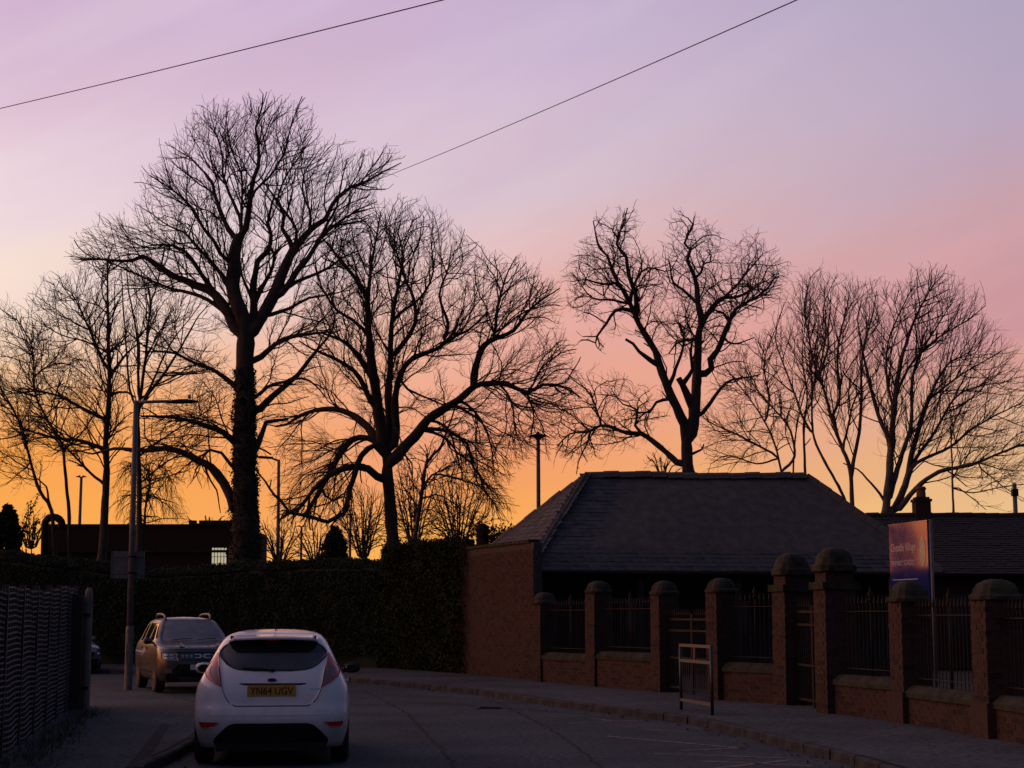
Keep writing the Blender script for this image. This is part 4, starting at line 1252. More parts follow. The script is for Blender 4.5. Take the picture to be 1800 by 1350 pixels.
def mirror(root, x, y, z, sg, m, fwd=1):
    mb = MB(); rings = []
    for t, s in ((0, .55), (.25, .95), (.6, 1.0), (.88, .8), (1.0, .35)):
        rings.append([(x + sg * (.03 + .20 * t), y + fwd * .03 + .055 * s * cos(k * pi / 5), z + .072 * s * sin(k * pi / 5)) for k in range(10)])
    o = mb.loft(rings).build('door_mirror', m, root, smooth=True)
    MB().tube([(x - sg * .03, y + fwd * .02, z - .05), (x + sg * .06, y + fwd * .03, z - .03)], .022, 8).build('mirror_arm', M_PLASTIC, o)
    rings = [[(x + sg * (.125 + .078 * cos(k * pi / 6)), y + fwd * (-.026), z + .05 * sin(k * pi / 6)) for k in range(12)], [(x + sg * (.125 + .07 * cos(k * pi / 6)), y + fwd * (-.034), z + .045 * sin(k * pi / 6)) for k in range(12)]]
    MB().loft(rings).build('mirror_glass', M_GLASS, o)

def glyph_plate(root, sh_fn, zc, w, h, m, text=None, y_out=-1):
    p = sh_fn(0, zc); n = y_out
    pl = MB().box((0, p.y + n * .012, zc), (w, .012, h)).build('number_plate', m, root)
    if text:
        t = text_mesh(text, h * .9, M_PLASTIC, 'lettering', pl, (-w * .44, p.y + n * .0195, zc - h * .32), (pi / 2, 0, 0 if n < 0 else pi), w * .88)
    return pl

# ---------------------------------------------------------------- the white hatchback
def white_hatchback():
    base = Vector((-2.66, 18.55, 0)); az = radians(6.5)
    root = thing('parked_car', base, 'white hatchback parked with its back to the camera, yellow rear number plate', 'car', 'cars parked along the street', rz=az)
    sh = Shell(w=[(.20, .80), (.34, .835), (.50, .858), (.70, .860), (.85, .845), (.95, .805), (1.05, .752), (1.20, .680), (1.30, .628), (1.38, .575), (1.43, .525), (1.462, .44), (1.485, .30), (1.495, .12)],
               yr=[(.20, .12), (.34, .05), (.48, 0), (.62, .02), (.68, .05), (.80, .06), (.92, .09), (1.03, .14), (1.20, .27), (1.34, .40), (1.40, .47), (1.44, .58), (1.47, .80), (1.495, 1.5)],
               yf=[(.20, 3.80), (.50, 3.95), (.70, 3.88), (.85, 3.55), (.95, 3.12), (1.03, 2.85), (1.20, 2.50), (1.34, 2.20), (1.42, 1.98), (1.47, 1.80), (1.495, 1.65)],
               br=[(.20, .45), (.7, .42), (.95, .40), (1.2, .40), (1.495, .3)], bf=[(.2, .7), (.9, .6), (1.1, .4), (1.495, .2)], nr=2.9, nf=2.6)
    zs = [.20, .26, .34, .42, .50, .58, .655, .66, .72, .80, .87, .93, .98, 1.03, 1.10, 1.17, 1.24, 1.30, 1.35, 1.39, 1.42, 1.445, 1.465, 1.48, 1.49, 1.495]
    sh.body(zs).build('body', M_WHITE, root, smooth=True)
    R = sh.rear
    # tailgate panel, slightly proud, leaving a dark joint round it
    gap = rows_from([(.655, -.40), (.70, -.475), (.86, -.552), (1.0, -.575), (1.18, -.607), (1.25, -.60)], [(.655, .40), (.70, .475), (.86, .552), (1.0, .575), (1.18, .607), (1.25, .60)])
    patch_on(R, gap, .0025, 20, .01).build('tailgate_joint', M_PLASTIC, root)
    tg = rows_from([(.663, -.392), (.705, -.466), (.86, -.544), (1.0, -.567), (1.18, -.60), (1.25, -.594)], [(.663, .392), (.705, .466), (.86, .544), (1.0, .567), (1.18, .60), (1.25, .594)])
    tgo = patch_on(R, tg, .008, 24, .008).build('tailgate', M_WHITE, root, smooth=True)
    # rear window, wide teardrop
    rw = rows_from([(1.032, -.20), (1.045, -.36), (1.075, -.46), (1.12, -.525), (1.19, -.585), (1.235, -.60), (1.29, -.565), (1.335, -.50), (1.372, -.40), (1.378, -.34)],
                   [(1.032, .20), (1.045, .36), (1.075, .46), (1.12, .525), (1.19, .585), (1.235, .60), (1.29, .565), (1.335, .50), (1.372, .40), (1.378, .34)], 22)
    win = patch_on(R, rw, .013, 24, .012).build('rear_window', M_GLASS, root, smooth=True)
    refl_rows = rows_from([(1.05, -.36), (1.075, -.45), (1.12, -.515), (1.19, -.575), (1.225, -.585)], [(1.05, .36), (1.075, .45), (1.12, .515), (1.19, .575), (1.225, .585)], 12)
    patch_on(R, refl_rows, .0145, 24, .002).build('reflection_tint_pane', M_REFLTINT, win, smooth=True)
    # wiper
    a, b = R(0, 1.045), R(-.34, 1.075)
    MB().tube([a + Vector((0, -.035, 0)), a + Vector((-.1, -.035, .02)), b + Vector((0, -.028, .0))], [.012, .008, .006], 6).build('wiper', M_PLASTIC, win)
    MB().lathe([(.024, 0), (.024, .03)], tuple(a + Vector((0, -.02, -.012))), 10).build('wiper_hub', M_PLASTIC, win)
    # tail lamps, tall boomerangs wrapping round the corner
    for sg in (-1, 1):
        o_ = [(.862, .545), (.885, .60), (.93, .68), (.985, .742), (1.03, .748), (1.09, .712), (1.16, .665), (1.23, .622)]
        i_ = [(.862, .535), (.885, .548), (.93, .556), (.985, .566), (1.03, .575), (1.09, .588), (1.16, .601), (1.23, .612)]
        if sg > 0: rows = rows_from(i_, o_)
        else: rows = rows_from([(z, -u) for z, u in o_], [(z, -u) for z, u in i_])
        lamp = patch_on(R, rows, .012, 10, .02).build('tail_lamp', M_REDLENS, root, smooth=True)
        o2 = [(.885, .565), (.93, .63), (.985, .675), (1.03, .69), (1.08, .675)]
        i2 = [(.885, .556), (.93, .566), (.985, .576), (1.03, .586), (1.08, .597)]
        rows = rows_from(i2, o2) if sg > 0 else rows_from([(z, -u) for z, u in o2], [(z, -u) for z, u in i2])
        patch_on(R, rows, .016, 8, .01).build('reversing_lens', M_CLEARLENS, lamp, smooth=True)
        # reflectors in the bumper
        zt, zb = .485, .425
        rows = [(zb, sg * .665, sg * .765), (.45, sg * .62, sg * .785), (.475, sg * .585, sg * .790), (zt, sg * .575, sg * .790)]
        rows = [(z, min(u, v), max(u, v)) for z, u, v in rows]
        patch_on(R, rows, .008, 8, .012).build('reflector', M_REDLENS, root, smooth=True)
    # handle recess, badge, plate
    patch_on(R, [(.885, -.30, .32), (.895, -.35, .37), (.905, -.36, .38)], .0115, 16, .006).build('handle_recess', M_PLASTIC, tgo)
    bd = MB(); p = R(0, .942); n = 24
    for s_, d in ((1.0, 0),): bd.loft([[(.057 * s_ * cos(2 * pi * k / n), p.y - .010, .942 + .024 * sin(2 * pi * k / n)) for k in range(n)], [(.052 * cos(2 * pi * k / n), p.y - .020, .942 + .021 * sin(2 * pi * k / n)) for k in range(n)]])
    bo = bd.build('badge', M_CHROME, tgo)
    bi = MB().add([(.046 * cos(2 * pi * k / n), p.y - .0215, .942 + .0165 * sin(2 * pi * k / n)) for k in range(n)], [tuple(range(n))])
    bi.build('badge_field', mat('badge_blue', (0.01, 0.02, 0.10), rough=.2), root)
    patch_on(R, [(.838, .415, .525), (.852, .415, .525)], .010, 8, .004).build('trim_badge', M_CHROME, tgo)
    glyph_plate(root, lambda x, z: R(x, z) + Vector((0, -.003, 0)), .828, .535, .125, M_PLATEY, 'YN64 UGV')
    # bumper: dark diffuser with arched top
    df = rows_from([(.215, -.60), (.29, -.63), (.33, -.60), (.40, -.53), (.45, -.47), (.475, -.40)], [(.215, .60), (.29, .63), (.33, .60), (.40, .53), (.45, .47), (.475, .40)])
    patch_on(R, df, .010, 20, .02).build('diffuser', M_PLASTIC, root, smooth=True)
    MB().box((0, .34, .215), (1.2, .55, .09)).build('underside', M_PLASTIC, root)
    MB().tube([(-.42, .02, .235), (-.42, .5, .25)], .026, 10).build('exhaust_pipe', M_IRON, root)
    patch_on(R, [(.56, -.70, .70), (.563, -.70, .70)], .004, 24, .004).build('bumper_crease', M_WHITE, root)
    # roof spoiler with dark slots
    sp = MB(); rings = []
    for x, yb, zt in ((-.50, .40, 1.395), (-.44, .30, 1.412), (-.2, .255, 1.422), (0, .245, 1.425), (.2, .255, 1.422), (.44, .30, 1.412), (.50, .40, 1.395)):
        rings.append([(x, yb, zt - .035), (x, yb - .004, zt - .018), (x, yb + .02, zt - .003), (x, .58, zt + .018), (x, .95, zt + .030 - abs(x) * .03), (x, .9, zt - .02), (x, .45, zt - .05)])
    so = sp.loft(rings).build('roof_spoiler', M_WHITE, root, smooth=False)
    for sg in (-1, 1): MB().box((sg * .47, .46, 1.408), (.022, .22, .035)).build('spoiler_slot', M_PLASTIC, so)
    MB().box((0, .262, 1.386), (.16, .02, .02)).build('high_brake_lamp', M_REDLENS, so)
    # flanks: glass, wheel openings, handles, mirrors
    for sg in (-1, 1):
        S = lambda u, z, sg=sg: sh.side(u, z, sg)
        for (pl, pr) in (([(.98, .95), (1.1, .78), (1.25, .80), (1.34, .95)], [(.98, 1.70), (1.1, 1.70), (1.25, 1.70), (1.34, 1.70)]),
                         ([(.98, 1.76), (1.1, 1.76), (1.25, 1.76), (1.36, 1.76)], [(.98, 2.72), (1.1, 2.52), (1.25, 2.22), (1.36, 1.98)])):
            patch_on(S, rows_from(pl, pr, 8), .006, 8, .01).build('side_window', M_GLASS, root, smooth=True)
        for y in (.74, 3.20): arch(sh, y, .335, sg, .30).build('wheel_arch', M_PLASTIC, root)
        for y in (.74, 3.20): wheel(root, sg * .765, y, .305, .20, sg)
        patch_on(S, [(.36, 1.15, 2.8), (.38, 1.15, 2.8)], .004, 10, .003).build('sill_crease', M_PLASTIC, root)
        for y in (1.85,): patch_on(S, [(.86, y, y + .2), (.885, y, y + .2)], .03, 4, .03).build('door_handle', M_WHITE, root)
        for y in (1.72, 2.75): patch_on(S, [(.34, y, y + .006), (.97, y, y + .006)], .002, 1, .004).build('door_joint', M_PLASTIC, root)
        mirror(root, sg * .80, 2.62, 1.0, sg, M_WHITE if sg < 0 else M_PLASTIC)
    F = sh.front
    patch_on(F, rows_from([(.96, -.62), (1.1, -.60), (1.3, -.52), (1.40, -.46)], [(.96, .62), (1.1, .60), (1.3, .52), (1.40, .46)], 8), .006, 12, .01).build('windscreen', M_GLASS, root, smooth=True)
    patch_on(F, [(.30, -.5, .5), (.5, -.55, .55)], .01, 10).build('grille', M_PLASTIC, root)
    for sg in (-1, 1): patch_on(F, [(.62, min(sg * .5, sg * .78), max(sg * .5, sg * .78)), (.74, min(sg * .55, sg * .8), max(sg * .55, sg * .8))], .01, 8).build('headlamp', M_HEADLENS, root)
    MB().tube([(0, .95, 1.49), (0, .72, 1.66)], [.006, .003], 6).build('aerial', M_PLASTIC, root)
white_hatchback()

# ---------------------------------------------------------------- the dark SUV, facing the camera
def dark_suv():
    fl = G(281, 1217)                       # where its front wheel nearest the lamp stands
    az = radians(180 + 20)                  # nose towards the camera
    e_y = Vector((-sin(az), cos(az), 0)); e_x = Vector((cos(az), sin(az), 0))
    base = fl - e_y * 3.45 - e_x * 0.76 + Vector((0, 0, 0))
    root = thing('parked_car', base, 'dark grey green SUV with roof rails facing the camera beside the lamp post', 'car', 'cars parked along the street', rz=az)
    sh = Shell(w=[(.24, .82), (.36, .88), (.55, .905), (.80, .908), (.96, .885), (1.05, .850), (1.12, .81), (1.30, .735), (1.45, .668), (1.53, .615), (1.575, .54), (1.605, .42), (1.622, .25), (1.63, .1)],
               yr=[(.24, .12), (.5, 0), (.9, .02), (1.05, .08), (1.2, .20), (1.4, .34), (1.53, .46), (1.58, .60), (1.61, .85), (1.63, 1.3)],
               yf=[(.24, 4.22), (.4, 4.32), (.55, 4.34), (.80, 4.31), (.93, 4.22), (1.00, 3.98), (1.05, 3.55), (1.09, 3.22), (1.15, 3.05), (1.30, 2.80), (1.45, 2.52), (1.53, 2.35), (1.58, 2.18), (1.61, 1.95), (1.63, 1.6)],
               br=[(.24, .4), (1.0, .35), (1.63, .3)], bf=[(.24, .62), (.8, .55), (.98, .50), (1.08, .34), (1.3, .26), (1.63, .25)], nr=3.2, nf=3.0)
    zs = [.24, .30, .38, .46, .55, .64, .72, .80, .87, .93, .965, .99, 1.02, 1.05, 1.075, 1.10, 1.15, 1.2, 1.27, 1.34, 1.41, 1.47, 1.52, 1.555, 1.58, 1.60, 1.615, 1.625, 1.63]
    sh.body(zs).build('body', M_GREY, root, smooth=True)
    F = sh.front
    patch_on(F, rows_from([(1.10, -.72), (1.2, -.70), (1.35, -.635), (1.48, -.575), (1.53, -.53)], [(1.10, .72), (1.2, .70), (1.35, .635), (1.48, .575), (1.53, .53)], 10), .006, 20, .012).build('windscreen', M_PALEGLASS, root, smooth=True)
    for x0, x1 in ((-.05, -.5), (.5, .05)):
        a, b = F(x0, 1.10), F(x1, 1.13)
        MB().tube([a + Vector((0, .03, .02)), (a + b) / 2 + Vector((0, .035, .03)), b + Vector((0, .03, .02))], .008, 6).build('wiper', M_PLASTIC, root)
    # bonnet: two raised ribs and the shut line
    for sg in (-1, 1):
        rows = [(z, sg * .40 - .05, sg * .40 + .05) for z in (.975, 1.0, 1.02, 1.04, 1.06)]
        patch_on(F, rows, .012, 4, .012).build('bonnet_rib', M_GREY, root, smooth=True)
    patch_on(F, [(.930, -.70, .70), (.938, -.70, .70)], .003, 20, .004).build('bonnet_joint', M_PLASTIC, root)
    # grille band with studs and the linked emblem
    gr = patch_on(F, [(.70, -.56, .56), (.75, -.60, .60), (.83, -.62, .62), (.875, -.60, .60)], .010, 24, .02).build('grille', M_GLOSSBLK, root, smooth=True)
    def bar(x, z, w, h, m=M_CHROME, off=.022): return patch_on(F, [(z - h / 2, x - w / 2, x + w / 2), (z + h / 2, x - w / 2, x + w / 2)], off, 3, .012)
    em = MB()
    for mb in (bar(.105, .822, .13, .018), bar(.105, .758, .13, .018), bar(.045, .807, .03, .03), bar(.045, .773, .03, .03), bar(.02, .79, .035, .022),
               bar(-.105, .822, .13, .018), bar(-.105, .758, .13, .018), bar(-.045, .807, .03, .03), bar(-.045, .773, .03, .03), bar(-.02, .79, .035, .022)):
        em.add(mb.v, mb.f)
    em.build('emblem', M_CHROME, gr)
    for sg in (-1, 1):
        for k in range(3):
            for z in (.772, .808): bar(sg * (.24 + k * .09), z, .055, .014, M_CHROME, .018).build('grille_stud', M_CHROME, gr)
    for sg in (-1, 1):
        a_ = sorted((sg * .50, sg * .80)); b_ = sorted((sg * .53, sg * .84)); c_ = sorted((sg * .56, sg * .83))
        h = patch_on(F, [(.70, *a_), (.76, *b_), (.84, *b_), (.875, *c_)], .014, 12, .02).build('headlamp', M_HEADLENS, root, smooth=True)
        for z in (.755, .815):
            q = sorted((sg * .60, sg * .78)); patch_on(F, [(z - .012, *q), (z + .012, *q)], .019, 6, .01).build('lamp_bar', M_CHROME, h)
        f_ = sorted((sg * .62, sg * .78)); patch_on(F, [(.44, *f_), (.52, *f_)], .016, 8, .02).build('fog_lamp', M_HEADLENS, root)
    patch_on(F, rows_from([(.27, -.70), (.36, -.74), (.46, -.66), (.62, -.50)], [(.27, .70), (.36, .74), (.46, .66), (.62, .50)], 8), .012, 20, .03).build('lower_bumper', M_PLASTIC, root, smooth=True)
    patch_on(F, [(.29, -.45, .45), (.36, -.48, .48)], .02, 10, .03).build('skid_plate', M_GALV, root)
    glyph_plate(root, lambda x, z: F(x, z) + Vector((0, .012, 0)), .56, .52, .112, M_PLATEW, None, 1)
    for sg in (-1, 1):
        S = lambda u, z, sg=sg: sh.side(u, z, sg)
        for (pl, pr) in (([(1.09, .62), (1.2, .64), (1.38, .72), (1.47, .85)], [(1.09, 1.02), (1.2, 1.02), (1.38, 1.02), (1.47, 1.02)]),
                         ([(1.09, 1.10), (1.2, 1.10), (1.38, 1.10), (1.49, 1.10)], [(1.09, 1.88), (1.2, 1.88), (1.38, 1.88), (1.49, 1.88)]),
                         ([(1.09, 1.96), (1.2, 1.96), (1.38, 1.96), (1.49, 1.96)], [(1.09, 2.98), (1.2, 2.80), (1.38, 2.50), (1.49, 2.28)])):
            patch_on(S, rows_from(pl, pr, 8), .006, 8, .01).build('side_window', M_GLASS, root, smooth=True)
        for y in (.78, 3.46):
            arch(sh, y, .395, sg, .335).build('wheel_arch', M_PLASTIC, root)
            wheel(root, sg * .80, y, .335, .215, sg)
        patch_on(S, [(.30, 1.2, 3.05), (.46, 1.2, 3.05)], .006, 10, .006).build('sill_cladding', M_PLASTIC, root)
        for y in (1.25, 2.12): patch_on(S, [(.92, y, y + .2), (.945, y, y + .2)], .03, 4, .03).build('door_handle', M_GREY, root)
        for y in (1.06, 1.92, 3.0): patch_on(S, [(.46, y, y + .007), (1.05, y, y + .007)], .002, 1, .004).build('door_joint', M_PLASTIC, root)
        mirror(root, sg * .86, 2.95, 1.10, sg, M_GREY, 1)
        z = 1.60
        pts = [Vector((sg * .50, 2.28, 1.565)), Vector((sg * .515, 2.12, 1.655)), Vector((sg * .53, 1.8, 1.685)), Vector((sg * .53, 1.2, 1.685)), Vector((sg * .51, .85, 1.655)), Vector((sg * .49, .72, 1.58))]
        MB().tube([tuple(p) for p in catmull([tuple(p) for p in pts], .12)], .026, 8).build('roof_rail', M_GALV, root, smooth=True)
    R = sh.rear
    patch_on(R, rows_from([(1.1, -.60), (1.3, -.56), (1.46, -.45)], [(1.1, .60), (1.3, .56), (1.46, .45)], 6), .006, 10, .01).build('rear_window', M_GLASS, root)
    for sg in (-1, 1): patch_on(R, [(.85, *sorted((sg * .6, sg * .84))), (1.0, *sorted((sg * .6, sg * .80)))], .01, 8).build('tail_lamp', M_REDLENS, root)
    MB().box((0, 2.15, .28), (1.4, 3.6, .1)).build('underside', M_PLASTIC, root)
dark_suv()

# ---------------------------------------------------------------- the silver car, mostly behind the gate post
def silver_car():
    az = radians(180 + 38)
    e_y = Vector((-sin(az), cos(az), 0)); e_x = Vector((cos(az), sin(az), 0))
    tip = G(171, 1184)
    base = tip - e_y * 3.9 + e_x * 0.62
    base.z = 0
    root = thing('parked_car', base, 'pale car on the bend, only its nose showing past the concrete gate post', 'car', 'cars parked along the street', rz=az)
    sh = Shell(w=[(.20, .80), (.34, .84), (.55, .87), (.75, .87), (.90, .845), (1.0, .80), (1.15, .72), (1.3, .64), (1.40, .54), (1.45, .38), (1.47, .15)],
               yr=[(.20, .12), (.5, 0), (.9, .04), (1.0, .12), (1.2, .35), (1.36, .6), (1.43, .9), (1.47, 1.5)],
               yf=[(.20, 4.0), (.45, 4.12), (.62, 4.10), (.75, 4.0), (.86, 3.6), (.95, 3.15), (1.02, 2.9), (1.2, 2.52), (1.36, 2.15), (1.43, 1.9), (1.47, 1.7)],
               br=[(.2, .45), (1.47, .3)], bf=[(.2, .75), (.8, .7), (1.0, .4), (1.47, .25)], nr=2.9, nf=2.5)
    zs = [.20, .28, .36, .45, .54, .62, .69, .75, .81, .86, .91, .96, 1.02, 1.1, 1.2, 1.28, 1.35, 1.40, 1.43, 1.455, 1.47]
    sh.body(zs).build('body', M_SILVER, root, smooth=True)
    F = sh.front
    patch_on(F, rows_from([(.98, -.66), (1.1, -.62), (1.3, -.52), (1.37, -.46)], [(.98, .66), (1.1, .62), (1.3, .52), (1.37, .46)], 8), .006, 12, .01).build('windscreen', M_GLASS, root, smooth=True)
    patch_on(F, [(.26, -.6, .6), (.42, -.62, .62)], .012, 14, .03).build('lower_grille', M_PLASTIC, root)
    patch_on(F, [(.50, -.42, .42), (.62, -.45, .45)], .012, 14, .03).build('grille', M_GLOSSBLK, root)
    for sg in (-1, 1):
        patch_on(F, [(.56, *sorted((sg * .5, sg * .80))), (.70, *sorted((sg * .58, sg * .84)))], .012, 10, .02).build('headlamp', M_HEADLENS, root, smooth=True)
        S = lambda u, z, sg=sg: sh.side(u, z, sg)
        for (pl, pr) in (([(.98, .8), (1.15, .8), (1.33, 1.0)], [(.98, 1.75), (1.15, 1.75), (1.33, 1.75)]), ([(.98, 1.82), (1.15, 1.82), (1.33, 1.82)], [(.98, 2.82), (1.15, 2.5), (1.33, 2.1)])):
            patch_on(S, rows_from(pl, pr, 6), .006, 6, .01).build('side_window', M_GLASS, root, smooth=True)
        for y in (.78, 3.3):
            arch(sh, y, .345, sg, .31).build('wheel_arch', M_PLASTIC, root); wheel(root, sg * .775, y, .31, .2, sg)
        mirror(root, sg * .82, 2.7, .98, sg, M_SILVER, 1)
    glyph_plate(root, lambda x, z: F(x, z) + Vector((0, .012, 0)), .46, .52, .112, M_PLATEW, None, 1)
    R = sh.rear
    patch_on(R, [(1.02, -.5, .5), (1.34, -.42, .42)], .006, 8, .01).build('rear_window', M_GLASS, root)
silver_car()
# ================================================================== BARE TREES
# each tree: limbs measured on the photograph at the tree's own distance, given real depth, then branches and twigs grown into the crown's volume
def in_poly(px, py, poly):
    c = np.zeros(len(px), bool); n = len(poly); j = n - 1
    for i in range(n):
        xi, yi = poly[i]; xj, yj = poly[j]
        if yi != yj:
            c ^= ((yi > py) != (yj > py)) & (px < (xj - xi) * (py - yi) / (yj - yi) + xi)
        j = i
    return c
def dist_poly(px, py, poly):
    d = np.full(len(px), 1e9); n = len(poly)
    for i in range(n):
        a = np.array(poly[i], float); b = np.array(poly[(i + 1) % n], float); ab = b - a
        t = np.clip(((px - a[0]) * ab[0] + (py - a[1]) * ab[1]) / (ab @ ab + 1e-9), 0, 1)
        d = np.minimum(d, np.hypot(px - a[0] - t * ab[0], py - a[1] - t * ab[1]))
    return d

def tubes_np(chains, sides):
    """chains: list of (points n x 3, radii n). One joined array of tube quads."""
    Vs, Fs, o = [], [], 0
    ang = np.arange(sides) * 2 * pi / sides; ca, sa = np.cos(ang), np.sin(ang)
    k = np.arange(sides); k2 = (k + 1) % sides
    for P, r in chains:
        n = len(P)
        if n < 2: continue
        T = np.empty_like(P); T[1:-1] = P[2:] - P[:-2]; T[0] = P[1] - P[0]; T[-1] = P[-1] - P[-2]
        T /= np.linalg.norm(T, axis=1, keepdims=True) + 1e-9
        m = T.mean(axis=0); ax = np.zeros(3); ax[int(np.argmin(np.abs(m)))] = 1
        A = np.cross(T, ax); A /= np.linalg.norm(A, axis=1, keepdims=True) + 1e-9
        B = np.cross(T, A)
        V = P[:, None, :] + r[:, None, None] * (A[:, None, :] * ca[None, :, None] + B[:, None, :] * sa[None, :, None])
        Vs.append(V.reshape(-1, 3))
        i = (np.arange(n - 1) * sides)[:, None]
        F = np.stack([i + k, i + k2, i + sides + k2, i + sides + k], axis=2).reshape(-1, 4) + o
        Fs.append(F); o += n * sides
    return np.vstack(Vs), np.vstack(Fs)

def tubes_batch(W, r, sides):
    n, m, _ = W.shape
    T = np.empty_like(W); T[:, 1:-1] = W[:, 2:] - W[:, :-2]; T[:, 0] = W[:, 1] - W[:, 0]; T[:, -1] = W[:, -1] - W[:, -2]
    T /= np.linalg.norm(T, axis=2, keepdims=True) + 1e-12
    ax = np.zeros((n, 1, 3)); ax[np.arange(n), 0, np.argmin(np.abs(T.mean(1)), axis=1)] = 1
    A = np.cross(T, np.broadcast_to(ax, W.shape)); A /= np.linalg.norm(A, axis=2, keepdims=True) + 1e-12
    B = np.cross(T, A)
    an = np.arange(sides) * 2 * pi / sides
    V = W[:, :, None] + r[:, :, None, None] * (A[:, :, None] * np.cos(an)[None, None, :, None] + B[:, :, None] * np.sin(an)[None, None, :, None])
    k = np.arange(sides); k2 = (k + 1) % sides
    base = (np.arange(n) * m)[:, None, None] * sides + (np.arange(m - 1) * sides)[None, :, None]
    F = np.stack([base + k, base + k2, base + sides + k2, base + sides + k], axis=3).reshape(-1, 4)
    # leave out the collapsed ends of branches stopped at the outline
    seg = np.linalg.norm(W[:, 1:] - W[:, :-1], axis=2) > 1e-3
    F = F.reshape(n, m - 1, sides, 4)[seg].reshape(-1, 4)
    return V.reshape(-1, 3), F

def tree(name, lab, Y, limbs, poly, seed=1, gnarl=0.12, trop=(0, 0, 0.0), tipr=0.0070, twig=0.48, len1=2.4, sp1=0.40, sp2=0.22, sp3=0.17, ang=(24, 50), cen=None, radial=0.07, wk=1.0, caps=(2, 2, 4),
         bark=None, zmin_grow=0.25, group='bare trees behind the wall and hedge', cat='tree', droop=0.0, zdroop=None, ground=True, dspread=0.45):
    rng = np.random.default_rng(seed); rnd = random.Random(seed)
    bark = bark or M_BARK
    k_px = Y / 2929.0
    pos, par, rad, own = [], [], [], []
    first = limbs[0]
    base = U(first[0][0][0], first[0][0][1], Y)
    org = np.array([base.x, Y, 0.0])
    chains = []
    for li, (pts, w0, w1) in enumerate(limbs):
        X = []
        for (x, y) in pts:
            p = U(x, y, Y); X.append((p.x - org[0], 0.0, p.z))
        if li == 0 and ground:
            X = [(X[0][0], 0, -0.3), (X[0][0], 0, min(0.4, X[0][2] * .3))] + X if X[0][2] > 0.8 else [(X[0][0], 0, -0.3)] + X[1:]
        C = catmull(X, 0.30)
        n = len(C)
        t = np.linspace(0, 1, n)
        arc = np.concatenate([[0], np.cumsum(np.linalg.norm(np.diff(C, axis=0), axis=1))])
        if li == 0:
            parent = -1; y0 = 0.0; sl = 0.0
        else:
            A = np.array(pos); d2 = (A[:, 0] - C[0, 0]) ** 2 + (A[:, 2] - C[0, 2]) ** 2
            parent = int(np.argmin(d2)); y0 = pos[parent][1]
            sl = rnd.uniform(-dspread, dspread)
            C[0] = pos[parent]                                  # grow out of the limb it stems from
        ph = rnd.uniform(0, 6)
        for i in range(1 if li else 0, n):
            s = arc[i]
            yy = y0 + sl * s * (1 - 0.25 * s / (arc[-1] + .01)) + 0.10 * sin(s * 1.3 + ph) * min(1, s / 1.5)
            C[i, 1] = yy
            wob = 0.010 * w0 * k_px * 8
            C[i, 0] += wob * 0.15 * sin(s * 4.1 + ph) + rnd.gauss(0, .006); C[i, 2] += rnd.gauss(0, .006)
        rr = (w0 + (w1 - w0) * t ** 0.85) * k_px * 0.5 * wk
        if li == 0 and ground:
            rr = rr * (1 + 0.35 * np.exp(-np.maximum(C[:, 2], 0) / 0.5))
        rr = np.maximum(rr, tipr * 1.6)
        prev = parent
        for i in range(1 if li else 0, n):
            pos.append(tuple(C[i])); par.append(prev); rad.append(rr[i] * 0.999); own.append(li); prev = len(pos) - 1
        if li and parent >= 0: rr[0] = min(rr[0] * 1.15, rad[parent])
        chains.append((C, rr))
    # branches, branchlets and twigs: each level springs from the one before at an acute angle, wanders, and stops at the crown's outline
    polys = poly if isinstance(poly[0], list) else [poly]
    def inside(Q, jit):
        X, Yw, Z = Q[..., 0] + org[0], Q[..., 1] + Y, Q[..., 2] - EYE
        dep = Yw * CP + Z * SP; v = -Yw * SP + Z * CP
        x = 900 + FPX * X / dep + jit[..., 0]; y = 675 - FPX * v / dep + jit[..., 1]
        m = np.zeros(x.shape, bool)
        for pl in polys: m |= in_poly(x.ravel(), y.ravel(), pl).reshape(x.shape)
        return m
    TR = np.array(trop)
    if cen is None: cen = (limbs[0][0][min(2, len(limbs[0][0]) - 1)])
    c3_ = U(cen[0], cen[1], Y); c3_ = np.array([c3_.x - org[0], 0.0, c3_.z])
    def walk(P0, D0, Ls, nseg, gn, tr):
        n = len(P0); W = np.empty((n, nseg + 1, 3)); W[:, 0] = P0
        D = D0.copy(); st = (Ls / nseg)[:, None]; ok = np.ones(n, bool); cnt = np.zeros(n, int)
        jit = rng.normal(0, 12, (n, 2))
        drift = rng.normal(size=(n, 3)) * gn * 0.45
        for k in range(nseg):
            ro = W[:, k] - c3_; ro /= np.linalg.norm(ro, axis=1, keepdims=True) + 1e-9
            D = D + rng.normal(size=(n, 3)) * gn + drift + tr + ro * radial * (9.0 / nseg); D /= np.linalg.norm(D, axis=1, keepdims=True)
            nx = W[:, k] + D * st
            good = ok & inside(nx, jit)
            ok = good
            W[:, k + 1] = np.where(good[:, None], nx, W[:, k] + D * 2e-4)
            cnt += good
        return W, cnt
    def sprout(P0, T0, ang0, ang1):
        n = len(P0); r = rng.normal(size=(n, 3)); r -= T0 * (r * T0).sum(1, keepdims=True); r /= np.linalg.norm(r, axis=1, keepdims=True) + 1e-9
        a = np.radians(rng.uniform(ang0, ang1, n))[:, None]
        return T0 * np.cos(a) + r * np.sin(a)
